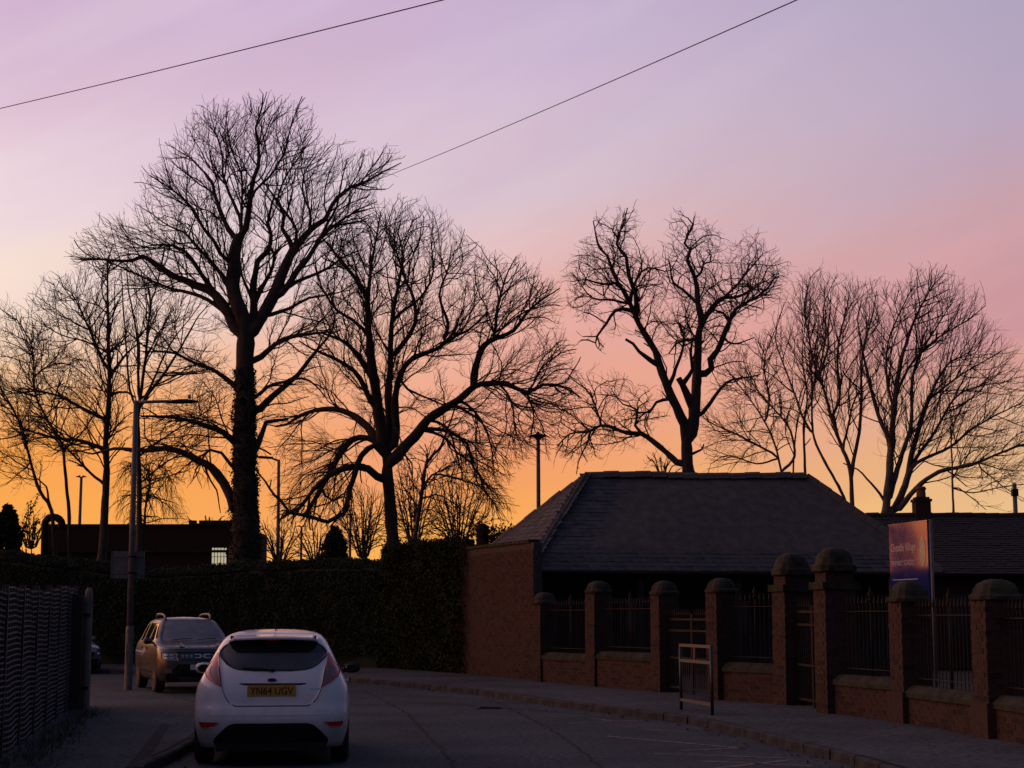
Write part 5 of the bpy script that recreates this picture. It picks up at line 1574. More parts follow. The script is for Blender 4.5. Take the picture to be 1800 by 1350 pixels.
    def along(W, cnt, spacing, seglen, start):
        """points and directions to sprout from along walked branches"""
        Ps, Ts, fr, src = [], [], [], []
        nseg = W.shape[1] - 1
        for k in range(nseg):
            live = np.nonzero(cnt > k)[0]
            if not len(live): continue
            d = W[live, k + 1] - W[live, k]; L_ = np.linalg.norm(d, axis=1)
            m = rng.poisson(L_ / spacing)
            if k < start * nseg: m = np.minimum(m, 1) * (rng.random(len(m)) < .4)
            rep = np.repeat(np.arange(len(live)), m)
            t = rng.random(len(rep))
            Ps.append(W[live[rep], k] + d[rep] * t[:, None]); Ts.append(d[rep] / (L_[rep][:, None] + 1e-9)); fr.append((k + t) / nseg); src.append(live[rep])
        e = np.nonzero(cnt > 0)[0]
        for _ in range(2):
            i = cnt[e]; d = W[e, i] - W[e, i - 1]
            Ps.append(W[e, i]); Ts.append(d / (np.linalg.norm(d, axis=1, keepdims=True) + 1e-9)); fr.append(np.ones(len(e))); src.append(e)
        return np.vstack(Ps), np.vstack(Ts), np.concatenate(fr), np.concatenate(src)
    def thin_out(W, cnt, cap, cell=11.0):
        """no more than a few shoots reach for the same patch of light"""
        e = W[np.arange(len(W)), np.maximum(cnt, 1)]
        X, Yw, Z = e[:, 0] + org[0], e[:, 1] + Y, e[:, 2] - EYE
        dep = Yw * CP + Z * SP; v = -Yw * SP + Z * CP
        key = np.floor((FPX * X / dep + 2000) / cell).astype(int) * 4096 + np.floor((FPX * v / dep + 2000) / cell).astype(int)
        o = rng.permutation(len(key)); ko = key[o]; srt = np.argsort(ko, kind='stable'); ks = ko[srt]
        first = np.r_[True, ks[1:] != ks[:-1]]; st = np.maximum.accumulate(np.where(first, np.arange(len(ks)), 0)); rank = np.arange(len(ks)) - st
        keep = np.zeros(len(key), bool); keep[o[srt]] = rank < cap
        return keep
    P1, T1, L1, R1_ = [], [], [], []
    for li, (C, rr) in enumerate(chains):
        n = len(C); T = np.gradient(C, axis=0); T /= np.linalg.norm(T, axis=1, keepdims=True) + 1e-9
        arc = np.concatenate([[0], np.cumsum(np.linalg.norm(np.diff(C, axis=0), axis=1))]); tot = arc[-1]
        for i in range(n):
            t = i / max(n - 1, 1)
            if li == 0 and C[i, 2] < C[:, 2].max() * zmin_grow * 1.6: continue
            if rr[i] > 0.16 and rng.random() > 0.3: continue
            m = rng.poisson((0.30 / sp1) * (0.55 + 0.9 * t)) if t > 0.06 else 0
            if i == n - 1: m = 3
            for _ in range(m):
                P1.append(C[i]); T1.append(T[i]); L1.append(len1 * rng.uniform(.45, 1.25) * (1.1 - 0.45 * t) * min(1.0, .45 + tot * .16)); R1_.append(min(rr[i] * .62, 0.029))
    P1, T1, L1, R1_ = np.array(P1), np.array(T1), np.array(L1), np.array(R1_)
    batches = []
    kp = tipr / 0.0070
    D1 = sprout(P1, T1, ang[0], ang[1])
    def zd(P): return np.zeros((len(P), 3)) if zdroop is None else np.stack([0 * P[:, 2], 0 * P[:, 2], -np.clip((zdroop[0] - P[:, 2]) / zdroop[0] * zdroop[1] * 2, zdroop[2], zdroop[1])], axis=1)
    W1, c1 = walk(P1, D1, L1, 9, gnarl, TR * .5 + zd(P1))
    k1 = (c1 > 1) & thin_out(W1, c1, caps[0], 16.0); W1, c1, R1_, L1 = W1[k1], c1[k1], R1_[k1], L1[k1]
    batches.append((W1, R1_[:, None] * np.linspace(1, .42, 10)[None], 4))
    P2, T2, f2, s2 = along(W1, c1, sp2, None, .12)
    L2 = L1[s2] * rng.uniform(.28, .62, len(s2)) * (1.15 - .5 * f2)
    W2, c2 = walk(P2, sprout(P2, T2, ang[0] * .8, ang[1]), L2, 6, gnarl * 1.15, TR * .7 + np.array([0, 0, -droop * .5]) + zd(P2) * 1.4)
    k2 = (c2 > 0) & thin_out(W2, c2, caps[1]); W2, c2, L2, s2, f2 = W2[k2], c2[k2], L2[k2], s2[k2], f2[k2]
    R2_ = np.minimum(R1_[s2] * .62, .0125 * kp); R2_ = np.maximum(R2_, tipr * 1.15)
    batches.append((W2, R2_[:, None] * np.linspace(1, .62, 7)[None], 3))
    P3, T3, f3, s3 = along(W2, c2, sp3, None, .1)
    keep = rng.random(len(P3)) < .85
    P3, T3, f3, s3 = P3[keep], T3[keep], f3[keep], s3[keep]
    L3 = np.clip(L2[s3] * rng.uniform(.3, .7, len(s3)), .14, twig * 1.6)
    W3, c3 = walk(P3, sprout(P3, T3, ang[0] * .8, ang[1] * 1.05), L3, 3, gnarl * 1.3, TR + np.array([0, 0, .05 - droop]) + zd(P3) * 2)
    k3 = (c3 > 0) & thin_out(W3, c3, caps[2]); W3 = W3[k3]
    batches.append((W3, np.full((len(W3), 4), tipr) * np.linspace(1, .8, 4)[None], 3))
    root = thing(name, tuple(org), lab, cat, group)
    for li, (C, rr) in enumerate(chains):
        big = rr.max() > 0.12
        if big:
            r2 = rr * (1 + 0.05 * np.sin(np.arange(len(rr)) * 1.7) + rng.normal(0, .025, len(rr)))
        else: r2 = rr
        V, F = tubes_np([(C, r2)], 12 if big else 7)
        if big:
            nrm = V - np.repeat(C, 12, axis=0)
            V = V + nrm * rng.normal(0, .05, (len(V), 1))
        link('trunk' if li == 0 else 'limb', npmesh('trunk' if li == 0 else 'limb', V, F, bark, smooth=True), root)
    VV, FF, o = [], [], 0
    for W, r, sd in batches:
        V, F = tubes_batch(W, r, sd); VV.append(V); FF.append(F + o); o += len(V)
    tag(link('crown', npmesh('crown', np.vstack(VV), np.vstack(FF), M_TWIG), root), kind='stuff')
    return root, org, chains

def ivy_on(root, chains, which, n, zmax, spread=0.08, size=0.09, seed=3):
    rng = np.random.default_rng(seed); Ps = []
    for li in which:
        C, r = chains[li]; m = n // len(which)
        i = rng.integers(0, len(C), m); keep = C[i][:, 2] < zmax
        i = i[keep]; a = rng.uniform(0, 2 * pi, len(i))
        lm = np.array([mnoise.noise(Vector((cos(q) * 1.2, sin(q) * 1.2, z_ * 0.9))) for q, z_ in zip(a, C[i][:, 2])])
        rr = r[i] * (0.96 + 0.22 * np.maximum(lm, -.1)) + np.abs(rng.normal(0.0, spread, len(i))) * (1 + 2 * np.maximum(lm, 0))
        T = np.gradient(C, axis=0)[i]; T /= np.linalg.norm(T, axis=1, keepdims=True)
        A = np.cross(T, [0, 1, 0.01]); A /= np.linalg.norm(A, axis=1, keepdims=True) + 1e-9; B = np.cross(T, A)
        Ps.append(C[i] + A * (np.cos(a) * rr)[:, None] + B * (np.sin(a) * rr)[:, None] + T * rng.uniform(-.15, .15, (len(i), 1)))
    V, F = leaf_quads(np.vstack(Ps), size)
    tag(link('ivy', npmesh('ivy', V, F, M_IVY), root), kind='stuff')

# ---- the tallest tree
A_L = [
 ([(428, 1000), (430, 915), (431, 813), (430, 710), (430, 640), (431, 590), (428, 560), (415, 530), (410, 500), (411, 470), (412, 444), (417, 420)], 57, 17),
 ([(417, 420), (432, 401), (441, 358), (448, 317), (458, 297), (459, 265), (455, 236), (467, 205), (470, 181)], 12, 1.6),
 ([(417, 420), (406, 410), (386, 372), (371, 332), (366, 309), (343, 283), (322, 262), (302, 251)], 10, 1.5),
 ([(424, 403), (419, 378), (406, 349), (392, 317), (383, 294), (382, 262), (372, 225), (355, 200)], 7, 1.4),
 ([(424, 405), (428, 366), (429, 314), (412, 270), (405, 215)], 5, 1.4),
 ([(436, 375), (452, 340), (478, 318), (505, 280), (520, 235), (540, 190)], 5, 1.4),
 ([(420, 590), (399, 548), (386, 528), (366, 508), (340, 499), (322, 490), (296, 479), (273, 462), (247, 447), (228, 455), (176, 452), (123, 449)], 20, 1.8),
 ([(405, 556), (389, 543), (351, 519), (302, 505), (265, 491), (230, 475), (196, 460), (156, 444)], 8, 1.6),
 ([(376, 516), (354, 482), (343, 465), (328, 444), (308, 433), (273, 434), (250, 425)], 10, 1.5),
 ([(410, 515), (400, 502), (386, 479), (366, 453), (343, 430), (314, 398), (285, 384), (247, 355)], 9, 1.5),
 ([(411, 470), (405, 462), (389, 447), (377, 424), (360, 404), (343, 372), (320, 350), (273, 320)], 8, 1.5),
 ([(432, 585), (444, 548), (442, 511), (444, 473), (446, 450), (464, 430), (468, 401), (462, 378), (470, 343), (480, 300)], 15, 1.5),
 ([(440, 525), (437, 514), (421, 479), (418, 462)], 7, 3),
 ([(446, 530), (452, 511), (464, 488), (476, 459), (478, 440), (468, 420)], 10, 3),
 ([(436, 590), (461, 554), (478, 522), (490, 493), (504, 459), (514, 437)], 24, 13),
 ([(514, 437), (530, 415), (551, 390), (568, 378), (580, 352), (603, 326), (640, 306), (672, 285), (701, 268)], 12, 1.4),
 ([(513, 437), (507, 418), (496, 401), (499, 378), (484, 349), (473, 335), (462, 318)], 9, 2),
 ([(517, 432), (519, 401), (502, 372), (484, 343), (500, 300), (520, 270), (545, 230)], 6, 1.4),
 ([(481, 528), (507, 499), (522, 473), (542, 450), (565, 415), (582, 401), (617, 378), (658, 366)], 13, 1.5),
 ([(560, 424), (575, 390), (590, 360), (600, 310), (610, 275)], 6, 1.4),
 ([(545, 396), (540, 360), (528, 330), (530, 295), (555, 255)], 5, 1.4),
 ([(495, 512), (519, 493), (551, 476), (580, 459), (603, 441), (634, 430)], 8, 1.6),
 ([(462, 560), (478, 551), (507, 540), (542, 522), (577, 517), (614, 508)], 8, 1.6),
 ([(446, 640), (482, 605), (513, 591), (554, 584), (585, 580)], 11, 2.5),
 ([(446, 730), (479, 693), (520, 656), (540, 629), (561, 601), (580, 575)], 13, 3),
 ([(446, 705), (469, 680), (499, 670), (530, 663), (553, 676), (572, 698)], 7, 1.8),
 ([(446, 800), (456, 775), (462, 755), (466, 741), (485, 737), (505, 735)], 13, 4),
 ([(415, 905), (404, 874), (390, 847), (366, 819), (342, 806), (315, 792), (285, 785), (250, 789), (220, 786), (190, 784), (150, 792), (120, 785)], 18, 2),
 ([(416, 790), (407, 772), (394, 761), (366, 751), (332, 741), (298, 736), (257, 736)], 11, 3),
 ([(418, 690), (411, 676), (394, 663), (373, 649), (342, 639), (312, 625), (281, 622), (261, 612)], 9, 2.4),
 ([(416, 835), (407, 819), (390, 796), (370, 791), (362, 800), (345, 828)], 7, 2.5),
 ([(352, 810), (365, 842), (376, 860), (382, 900)], 4, 1.4),
]
A_P = [(122, 452), (148, 405), (205, 378), (240, 372), (245, 325), (285, 295), (305, 245), (345, 195), (405, 182), (470, 175), (545, 188), (548, 235), (570, 262), (620, 262), (703, 266), (680, 310), (650, 350),
       (660, 420), (630, 500), (600, 560), (570, 620), (540, 680), (500, 720), (470, 740), (465, 800), (400, 830), (330, 850), (250, 810), (235, 730), (255, 600), (240, 520), (180, 475)]
tA, oA, cA = tree('bare_tree', 'tallest bare tree, its thick ivy covered trunk rising behind the hedge', 54, A_L, A_P, seed=4, gnarl=0.16, dspread=0.4, cen=(430, 610), wk=1.15, radial=.09, len1=2.7, sp1=.32, sp2=.14, sp3=.12, tipr=.0059, caps=(2, 2, 5))
ivy_on(tA, cA, [0], 15000, 9.8, 0.045, 0.075)
ivy_on(tA, cA, [0], 5000, 4.0, 0.10, 0.08, 9)

# ---- the broad spreading tree
B_L = [
 ([(688, 985), (690, 962), (684, 864), (681, 817), (680, 790), (683, 765), (684, 735), (682, 695), (686, 639), (688, 583), (693, 537), (702, 490), (708, 450), (700, 410)], 33, 2),
 ([(676, 785), (668, 735), (665, 700), (658, 649), (655, 593), (653, 546), (644, 523), (623, 495), (590, 457), (575, 440)], 22, 1.8),
 ([(654, 551), (656, 504), (660, 460), (668, 410), (672, 380)], 8, 1.5),
 ([(688, 630), (711, 602), (730, 569), (728, 527), (711, 490), (704, 462), (690, 430), (683, 400)], 10, 1.6),
 ([(688, 790), (697, 765), (697, 705), (707, 667), (730, 639), (772, 625), (800, 607), (823, 597), (850, 575)], 16, 2),
 ([(690, 812), (707, 793), (730, 770), (753, 742), (781, 723), (809, 709), (833, 688), (861, 683), (893, 686), (926, 700), (954, 687), (987, 691), (1018, 712)], 21, 2),
 ([(835, 687), (837, 653), (851, 616), (870, 602), (903, 588), (931, 551), (963, 527), (984, 512)], 13, 1.6),
 ([(866, 604), (872, 583), (875, 551), (889, 499), (907, 462)], 7, 1.5),
 ([(930, 700), (950, 660), (985, 635), (1010, 630)], 4, 1.4),
 ([(674, 795), (665, 780), (646, 751), (613, 723), (581, 713), (548, 714), (520, 723), (495, 738), (475, 742)], 17, 3.5),
 ([(672, 790), (660, 775), (632, 768), (609, 780), (590, 807), (576, 835), (562, 859), (543, 892), (535, 905)], 11, 7),
 ([(677, 850), (664, 838), (648, 825), (627, 822), (600, 829), (576, 845), (557, 863), (534, 896), (515, 905), (498, 918)], 14, 4),
 ([(672, 800), (660, 784), (637, 803), (627, 835), (618, 863), (609, 905), (596, 912), (581, 920), (560, 914), (540, 908), (515, 905)], 11, 5),
 ([(570, 855), (576, 875), (590, 883), (608, 876)], 5, 3),
 ([(512, 892), (490, 874), (473, 850), (455, 827)], 6, 2),
 ([(665, 725), (655, 709), (637, 672), (613, 649), (581, 635), (557, 625), (535, 612)], 12, 2),
 ([(657, 670), (651, 658), (627, 625), (604, 607), (571, 595), (550, 598)], 12, 2.4),
 ([(735, 762), (757, 755), (789, 759), (808, 768), (821, 780), (827, 800), (832, 821), (844, 836), (851, 857), (864, 876), (878, 898)], 8, 1.6),
 ([(745, 756), (776, 768), (793, 782), (806, 799), (823, 810), (836, 825)], 6, 2),
 ([(700, 665), (720, 690), (755, 705), (790, 720)], 5, 2),
 ([(800, 715), (830, 735), (850, 752), (870, 790)], 5, 1.6),
 ([(880, 686), (900, 715), (905, 760), (915, 790)], 4, 1.4),
 ([(780, 620), (790, 580), (775, 530), (790, 480), (795, 440)], 7, 1.5),
 ([(655, 600), (625, 575), (600, 560), (575, 520), (565, 480)], 7, 1.6),
 ([(690, 560), (740, 520), (760, 470), (755, 410)], 6, 1.5),
 ([(760, 738), (790, 760), (800, 790), (812, 830), (815, 860)], 5, 1.6),
 ([(815, 708), (845, 740), (862, 780), (868, 820)], 5, 1.5),
 ([(925, 700), (937, 740), (930, 785)], 4, 1.4),
 ([(702, 792), (724, 815), (722, 850)], 4, 1.4),
 ([(640, 768), (615, 790), (600, 800), (575, 790)], 4, 1.5),
]
B_P = [(555, 445), (600, 400), (650, 370), (690, 358), (740, 368), (790, 390), (830, 440), (870, 455), (910, 455), (945, 480), (985, 508), (975, 560), (1000, 620), (1015, 690), (985, 760), (945, 800), (900, 810),
       (885, 870), (905, 905), (870, 905), (820, 850), (760, 830), (705, 800), (640, 860), (600, 930), (540, 925), (480, 900), (465, 850), (500, 830), (478, 745), (520, 680), (560, 600), (540, 560)]
tB, oB, cB = tree('bare_tree', 'broad spreading bare tree with low arching limbs, between the tallest tree and slate roof', 60, B_L, B_P, seed=8, gnarl=0.19, cen=(685, 760), wk=1.1, zdroop=(9.0, .17, -.03), sp1=.20, len1=2.9, tipr=.0058, sp2=.13, sp3=.12, caps=(2, 3, 5))
ivy_on(tB, cB, [0], 1500, 6.0, 0.02, 0.07)

# ---- the pollarded, twisting tree behind the pavilion
C_L = [
 ([(1210, 860), (1209, 828), (1207, 776), (1203, 745), (1196, 730), (1190, 715), (1178, 694), (1164, 657), (1151, 617), (1138, 594), (1123, 569), (1114, 546), (1101, 520), (1086, 498), (1073, 465), (1067, 450), (1053, 437), (1048, 415), (1043, 387)], 33, 1.8),
 ([(1118, 552), (1119, 546), (1117, 517), (1104, 487), (1099, 457), (1082, 435), (1093, 402), (1101, 372)], 10, 1.5),
 ([(1110, 543), (1095, 541), (1082, 544), (1067, 565), (1051, 587), (1049, 598), (1036, 592), (1023, 591)], 7, 2),
 ([(1104, 535), (1079, 528), (1041, 528), (1015, 500)], 5, 1.5),
 ([(1108, 525), (1119, 491), (1138, 472), (1167, 480), (1184, 478)], 6, 1.6),
 ([(1158, 645), (1145, 635), (1123, 620), (1112, 606), (1099, 598)], 9, 4),
 ([(1184, 708), (1175, 702), (1153, 709), (1141, 726), (1123, 728), (1110, 724)], 7, 2.2),
 ([(1212, 775), (1219, 745), (1225, 691), (1227, 654), (1229, 609), (1231, 580), (1240, 557), (1253, 539), (1271, 520), (1293, 517), (1316, 510), (1345, 490)], 22, 1.8),
 ([(1238, 565), (1229, 531), (1227, 498), (1219, 472), (1210, 454), (1216, 435), (1204, 424), (1212, 406), (1219, 391), (1210, 380)], 12, 2),
 ([(1216, 432), (1226, 430), (1225, 420), (1208, 418)], 3, 1.5),
 ([(1225, 485), (1238, 469), (1240, 455), (1253, 452), (1256, 440)], 5, 1.6),
 ([(1228, 530), (1204, 506), (1186, 491), (1182, 465), (1179, 450)], 6, 2),
 ([(1230, 660), (1242, 654), (1253, 645), (1251, 628), (1264, 613), (1275, 587), (1286, 561), (1297, 539), (1316, 528), (1349, 506), (1371, 474)], 12, 1.5),
 ([(1288, 560), (1275, 545), (1262, 540)], 6, 3),
 ([(1228, 735), (1236, 725), (1249, 709), (1267, 683), (1286, 669), (1316, 665), (1335, 660)], 8, 2),
 ([(1272, 592), (1295, 600), (1330, 590)], 4, 1.6),
 ([(1218, 720), (1212, 702), (1199, 676), (1192, 665)], 14, 9),
 ([(1183, 680), (1184, 660), (1190, 640), (1197, 624), (1202, 595), (1195, 570)], 7, 2.5),
 ([(1202, 674), (1210, 662), (1216, 650), (1212, 624), (1216, 595)], 8, 3),
 ([(1228, 594), (1205, 595), (1190, 601), (1178, 618)], 6, 2),
 ([(1196, 822), (1191, 813), (1171, 791), (1149, 772), (1130, 759), (1104, 757), (1082, 746), (1060, 741), (1041, 750), (1004, 754), (982, 776)], 11, 2),
 ([(1062, 742), (1053, 717), (1038, 683), (1010, 660), (995, 645)], 4, 1.4),
 ([(1130, 758), (1119, 743), (1123, 717), (1097, 706), (1078, 682)], 5, 1.5),
 ([(1041, 750), (1034, 776), (1019, 806), (1015, 830)], 3, 1.4),
 ([(1225, 800), (1234, 790), (1238, 780)], 5, 2),
 ([(1260, 532), (1290, 505), (1320, 470), (1345, 440)], 6, 1.5),
 ([(1085, 497), (1060, 500), (1030, 492), (1005, 495)], 5, 1.5),
]
C_P = [(985, 490), (1010, 455), (1040, 390), (1080, 365), (1112, 360), (1125, 380), (1120, 430), (1150, 462), (1172, 445), (1168, 385), (1200, 365), (1255, 385), (1265, 420), (1300, 408), (1350, 430), (1385, 470), (1375, 520),
       (1330, 550), (1295, 590), (1325, 650), (1280, 690), (1245, 690), (1225, 630), (1195, 630), (1165, 640), (1140, 590), (1105, 570), (1060, 620), (1025, 600), (1005, 540)]
C_P2 = [(985, 720), (1020, 660), (1060, 650), (1110, 670), (1160, 690), (1175, 740), (1120, 800), (1060, 790), (1010, 820), (970, 790)]
tC, oC, cC = tree('bare_tree', 'gnarled bare tree with a forked trunk and twisted limbs standing directly behind the slate roof', 62, C_L, [C_P, C_P2], seed=12, gnarl=0.24, twig=.5, len1=2.5, ang=(30, 65), cen=(1210, 740), wk=1.15, sp1=.20, sp2=.14, sp3=.13, radial=.04, tipr=.0058, caps=(2, 3, 5))

# ---- slender trees on the right
D1_L = [
 ([(1556, 930), (1557, 899), (1561, 850), (1564, 815), (1569, 763), (1572, 721), (1578, 659), (1588, 617), (1609, 561), (1633, 513), (1658, 481)], 26, 1.6),
 ([(1566, 800), (1564, 770), (1550, 728), (1539, 659), (1529, 596), (1524, 547), (1535, 505)], 10, 1.5),
 ([(1561, 880), (1567, 861), (1585, 798), (1599, 746), (1602, 673), (1616, 624), (1640, 582), (1668, 537)], 11, 1.6),
 ([(1566, 905), (1581, 880), (1599, 840), (1612, 781), (1630, 728), (1647, 687), (1675, 638), (1700, 620), (1727, 607)], 15, 1.8),
 ([(1603, 825), (1625, 790), (1651, 756), (1689, 694), (1730, 675), (1780, 666)], 7, 1.7),
 ([(1600, 838), (1616, 812), (1675, 784), (1713, 753), (1755, 728), (1797, 708)], 8, 1.9),
 ([(1574, 905), (1605, 861), (1640, 833), (1692, 822), (1741, 802), (1797, 781)], 11, 2),
 ([(1556, 885), (1546, 868), (1522, 842), (1505, 826), (1480, 815)], 6, 2),
 ([(1575, 690), (1600, 640), (1640, 600), (1690, 570), (1720, 545)], 6, 1.5),
 ([(1640, 700), (1690, 660), (1740, 630), (1775, 610)], 5, 1.5),
 ([(1572, 720), (1560, 660), (1565, 600), (1590, 540), (1610, 500)], 6, 1.5),
 ([(1700, 820), (1740, 850), (1770, 870)], 3, 1.4),
]
D1_P = [(1515, 560), (1525, 510), (1570, 500), (1610, 482), (1660, 472), (1705, 510), (1735, 560), (1765, 605), (1810, 650), (1840, 700), (1840, 800), (1790, 850), (1700, 850), (1640, 860), (1600, 840), (1570, 820), (1540, 790), (1525, 690)]
tD1, _, _ = tree('bare_tree', 'many stemmed bare tree fanning out beside the chimney, largest at that end of the street', 70, D1_L, D1_P, seed=21, gnarl=.10, trop=(.02, 0, .10), bark=M_BARK_PALE, twig=.6, len1=2.9, ang=(28, 58), tipr=.0056, sp2=.12, sp3=.12, sp1=.24, caps=(3, 3, 5), radial=.05)
D2_L = [
 ([(1500, 925), (1499, 892), (1494, 826), (1477, 781), (1463, 735), (1445, 673), (1428, 631), (1421, 589), (1414, 537), (1425, 490)], 14, 1.5),
 ([(1497, 835), (1498, 815), (1505, 763), (1506, 701), (1506, 624), (1518, 572), (1525, 525)], 8, 1.5),
 ([(1480, 790), (1490, 740), (1500, 700), (1530, 660), (1540, 640)], 5, 1.5),
 ([(1462, 735), (1480, 690), (1478, 620), (1490, 560), (1500, 520)], 6, 1.5),
 ([(1440, 660), (1460, 600), (1455, 540), (1470, 495)], 5, 1.5),
]
D2_P = [(1405, 500), (1440, 478), (1480, 492), (1530, 500), (1545, 560), (1545, 650), (1530, 740), (1510, 800), (1470, 790), (1440, 720), (1410, 640)]
tree('bare_tree', 'slender forked bare tree leaning over the far slope of the slate roof', 72, D2_L, D2_P, seed=22, gnarl=.10, trop=(0, 0, .10), bark=M_BARK_PALE, twig=.6, len1=2.9, ang=(28, 58), tipr=.0056, sp2=.12, sp3=.12, sp1=.24, caps=(3, 3, 5), radial=.05)
D3_L = [
 ([(1490, 915), (1487, 882), (1468, 845), (1449, 812), (1431, 770), (1428, 728), (1426, 659), (1424, 607), (1416, 555), (1420, 500)], 11, 1.5),
 ([(1430, 765), (1410, 730), (1397, 690), (1380, 640), (1365, 590), (1380, 530)], 6, 1.5),
 ([(1427, 690), (1440, 640), (1446, 580), (1440, 520)], 5, 1.5),
 ([(1395, 690), (1360, 660), (1330, 640)], 4, 1.4),
]
D3_P = [(1350, 600), (1370, 540), (1400, 490), (1440, 480), (1455, 540), (1455, 640), (1440, 740), (1420, 780), (1385, 740), (1330, 670)]
tree('bare_tree', 'thin bare tree bending towards the gnarled tree above the end of the ridge', 76, D3_L, D3_P, seed=23, wk=.85, gnarl=.12, trop=(0, 0, .08), bark=M_BARK_PALE, twig=.6, len1=2.9, ang=(28, 58), tipr=.0056, sp2=.13, sp3=.13, sp1=.32, caps=(2, 2, 4), radial=.05)
D5_L = [
 ([(1376, 860), (1374, 829), (1362, 781), (1344, 742), (1313, 694), (1290, 665), (1272, 640)], 9, 1.5),
 ([(1366, 800), (1340, 785), (1292, 756), (1262, 742), (1235, 722)], 5, 1.6),
 ([(1345, 745), (1350, 700), (1340, 640), (1355, 590)], 5, 1.5),
 ([(1374, 829), (1400, 800), (1395, 755), (1379, 728), (1344, 687), (1320, 640)], 6, 1.5),
 ([(1368, 805), (1330, 815), (1280, 800), (1250, 815)], 4, 1.4),
]
D5_P = [(1230, 725), (1262, 660), (1290, 620), (1340, 590), (1375, 580), (1395, 680), (1400, 760), (1380, 815), (1300, 822), (1245, 822), (1235, 775)]
tree('bare_tree', 'small arching bare tree just above the slate ridge, chimney side of the gnarled tree', 78, D5_L, D5_P, seed=25, gnarl=.16, bark=M_BARK_PALE, twig=.6, len1=2.9, ang=(28, 58), tipr=.0056, sp2=.12, sp3=.12, sp1=.24, caps=(3, 3, 5), radial=.05)
D4_L = [
 ([(1395, 860), (1394, 829), (1397, 774), (1407, 721), (1418, 676), (1432, 620), (1440, 560)], 8, 1.5),
 ([(1416, 850), (1414, 829), (1409, 763), (1412, 700), (1400, 640), (1405, 580)], 7, 1.5),
]
D4_P = [(1390, 560), (1430, 520), (1460, 560), (1450, 660), (1425, 760), (1400, 770), (1388, 660)]
tree('bare_tree', 'pair of thin close stems above the chimney side end of the ridge', 80, D4_L, D4_P, seed=26, gnarl=.10, sp1=.9, wk=.8, trop=(0, 0, .1), bark=M_BARK_PALE, twig=.4)
D7_L = [
 ([(1675, 930), (1675, 899), (1675, 815), (1672, 774), (1678, 740), (1690, 715)], 8, 1.8),
 ([(1675, 858), (1710, 866), (1750, 858), (1800, 850)], 3, 1.3),
 ([(1675, 840), (1700, 800), (1730, 785)], 3, 1.3),
 ([(1676, 850), (1710, 872), (1740, 895)], 2.5, 1.2),
]
tree('bare_tree', 'thin straight young tree between the chimney and the post with the box', 66, D7_L, [(1640, 700), (1720, 690), (1800, 760), (1810, 880), (1720, 890), (1690, 840), (1660, 780)], seed=27, gnarl=.12, bark=M_BARK_PALE, twig=.4)

# ---- trees on the left
E1_L = [
 ([(181, 985), (183, 896), (187, 830), (187, 778), (191, 709), (191, 635), (191, 554), (189, 468), (196, 430)], 23, 1.6),
 ([(189, 650), (179, 635), (155, 578), (130, 525), (110, 500)], 7, 1.5),
 ([(191, 670), (196, 652), (220, 615), (236, 600)], 8, 2),
 ([(185, 790), (175, 786), (139, 774), (100, 770), (60, 760), (20, 745)], 9, 2),
 ([(188, 740), (150, 720), (110, 700), (70, 695), (25, 702)], 7, 1.6),
 ([(190, 690), (225, 690), (240, 700)], 6, 3),
 ([(186, 850), (167, 839), (139, 810), (108, 775), (80, 740)], 6, 2),
 ([(190, 620), (150, 600), (110, 590), (60, 560)], 4, 1.4),
]
E1_P = [(40, 560), (70, 500), (120, 480), (180, 440), (215, 470), (225, 560), (240, 620), (215, 690), (235, 760), (180, 840), (100, 800), (10, 780), (5, 690), (40, 640)]
tree('bare_tree', 'straight dark trunked bare tree by the slim tree and street lamp', 60, E1_L, E1_P, seed=31, gnarl=.14, sp1=.18, sp2=.15, sp3=.14, caps=(3, 3, 5), len1=2.9, ang=(28, 62), tipr=.0057)
E2_L = [
 ([(243, 985), (244, 839), (244, 778), (244, 717), (252, 652), (257, 611), (265, 541), (277, 501), (285, 452), (292, 415)], 15, 1.5),
 ([(244, 705), (249, 603), (244, 546), (240, 497), (245, 450)], 6, 1.5),
 ([(242, 720), (230, 684), (228, 594), (224, 546), (222, 480)], 5, 1.5),
 ([(246, 720), (262, 690), (285, 660), (318, 611), (350, 554), (371, 529)], 7, 1.5),
 ([(248, 705), (262, 680), (280, 625), (297, 590), (342, 529)], 5, 1.5),
 ([(245, 800), (300, 760), (350, 730), (400, 690)], 4, 1.4),
 ([(245, 850), (290, 815), (340, 790), (395, 760)], 3.5, 1.4),
 ([(244, 860), (290, 840), (330, 828)], 3, 1.3),
]
E2_P = [(215, 470), (240, 420), (300, 420), (350, 500), (390, 540), (400, 640), (395, 760), (330, 840), (270, 850), (255, 740), (225, 640)]
tree('bare_tree', 'slim tree with long straight shoots rising right behind the grey street lamp', 57, E2_L, E2_P, seed=32, gnarl=.12, trop=(.01, 0, .0), ang=(25, 60), sp1=.36, sp2=.24, tipr=.0060, len1=2.6)
E3_L = [
 ([(95, 985), (92, 898), (78, 875), (65, 851), (49, 798), (37, 749), (16, 709), (0, 690), (-20, 660)], 12, 2),
 ([(88, 892), (81, 855), (66, 842), (50, 835)], 5, 2),
 ([(40, 760), (20, 770), (-10, 772)], 4, 1.6),
 ([(55, 815), (30, 830), (5, 850)], 3, 1.4),
]
E3_P = [(-60, 640), (0, 640), (50, 690), (70, 760), (75, 840), (30, 860), (-20, 840), (-60, 780)]
tree('bare_tree', 'leaning bare tree at the very edge of the view over the dark conifer', 62, E3_L, E3_P, seed=33, gnarl=.16, sp1=.16, sp2=.15, sp3=.14, caps=(3, 3, 5), len1=2.9, ang=(28, 62), tipr=.0057)
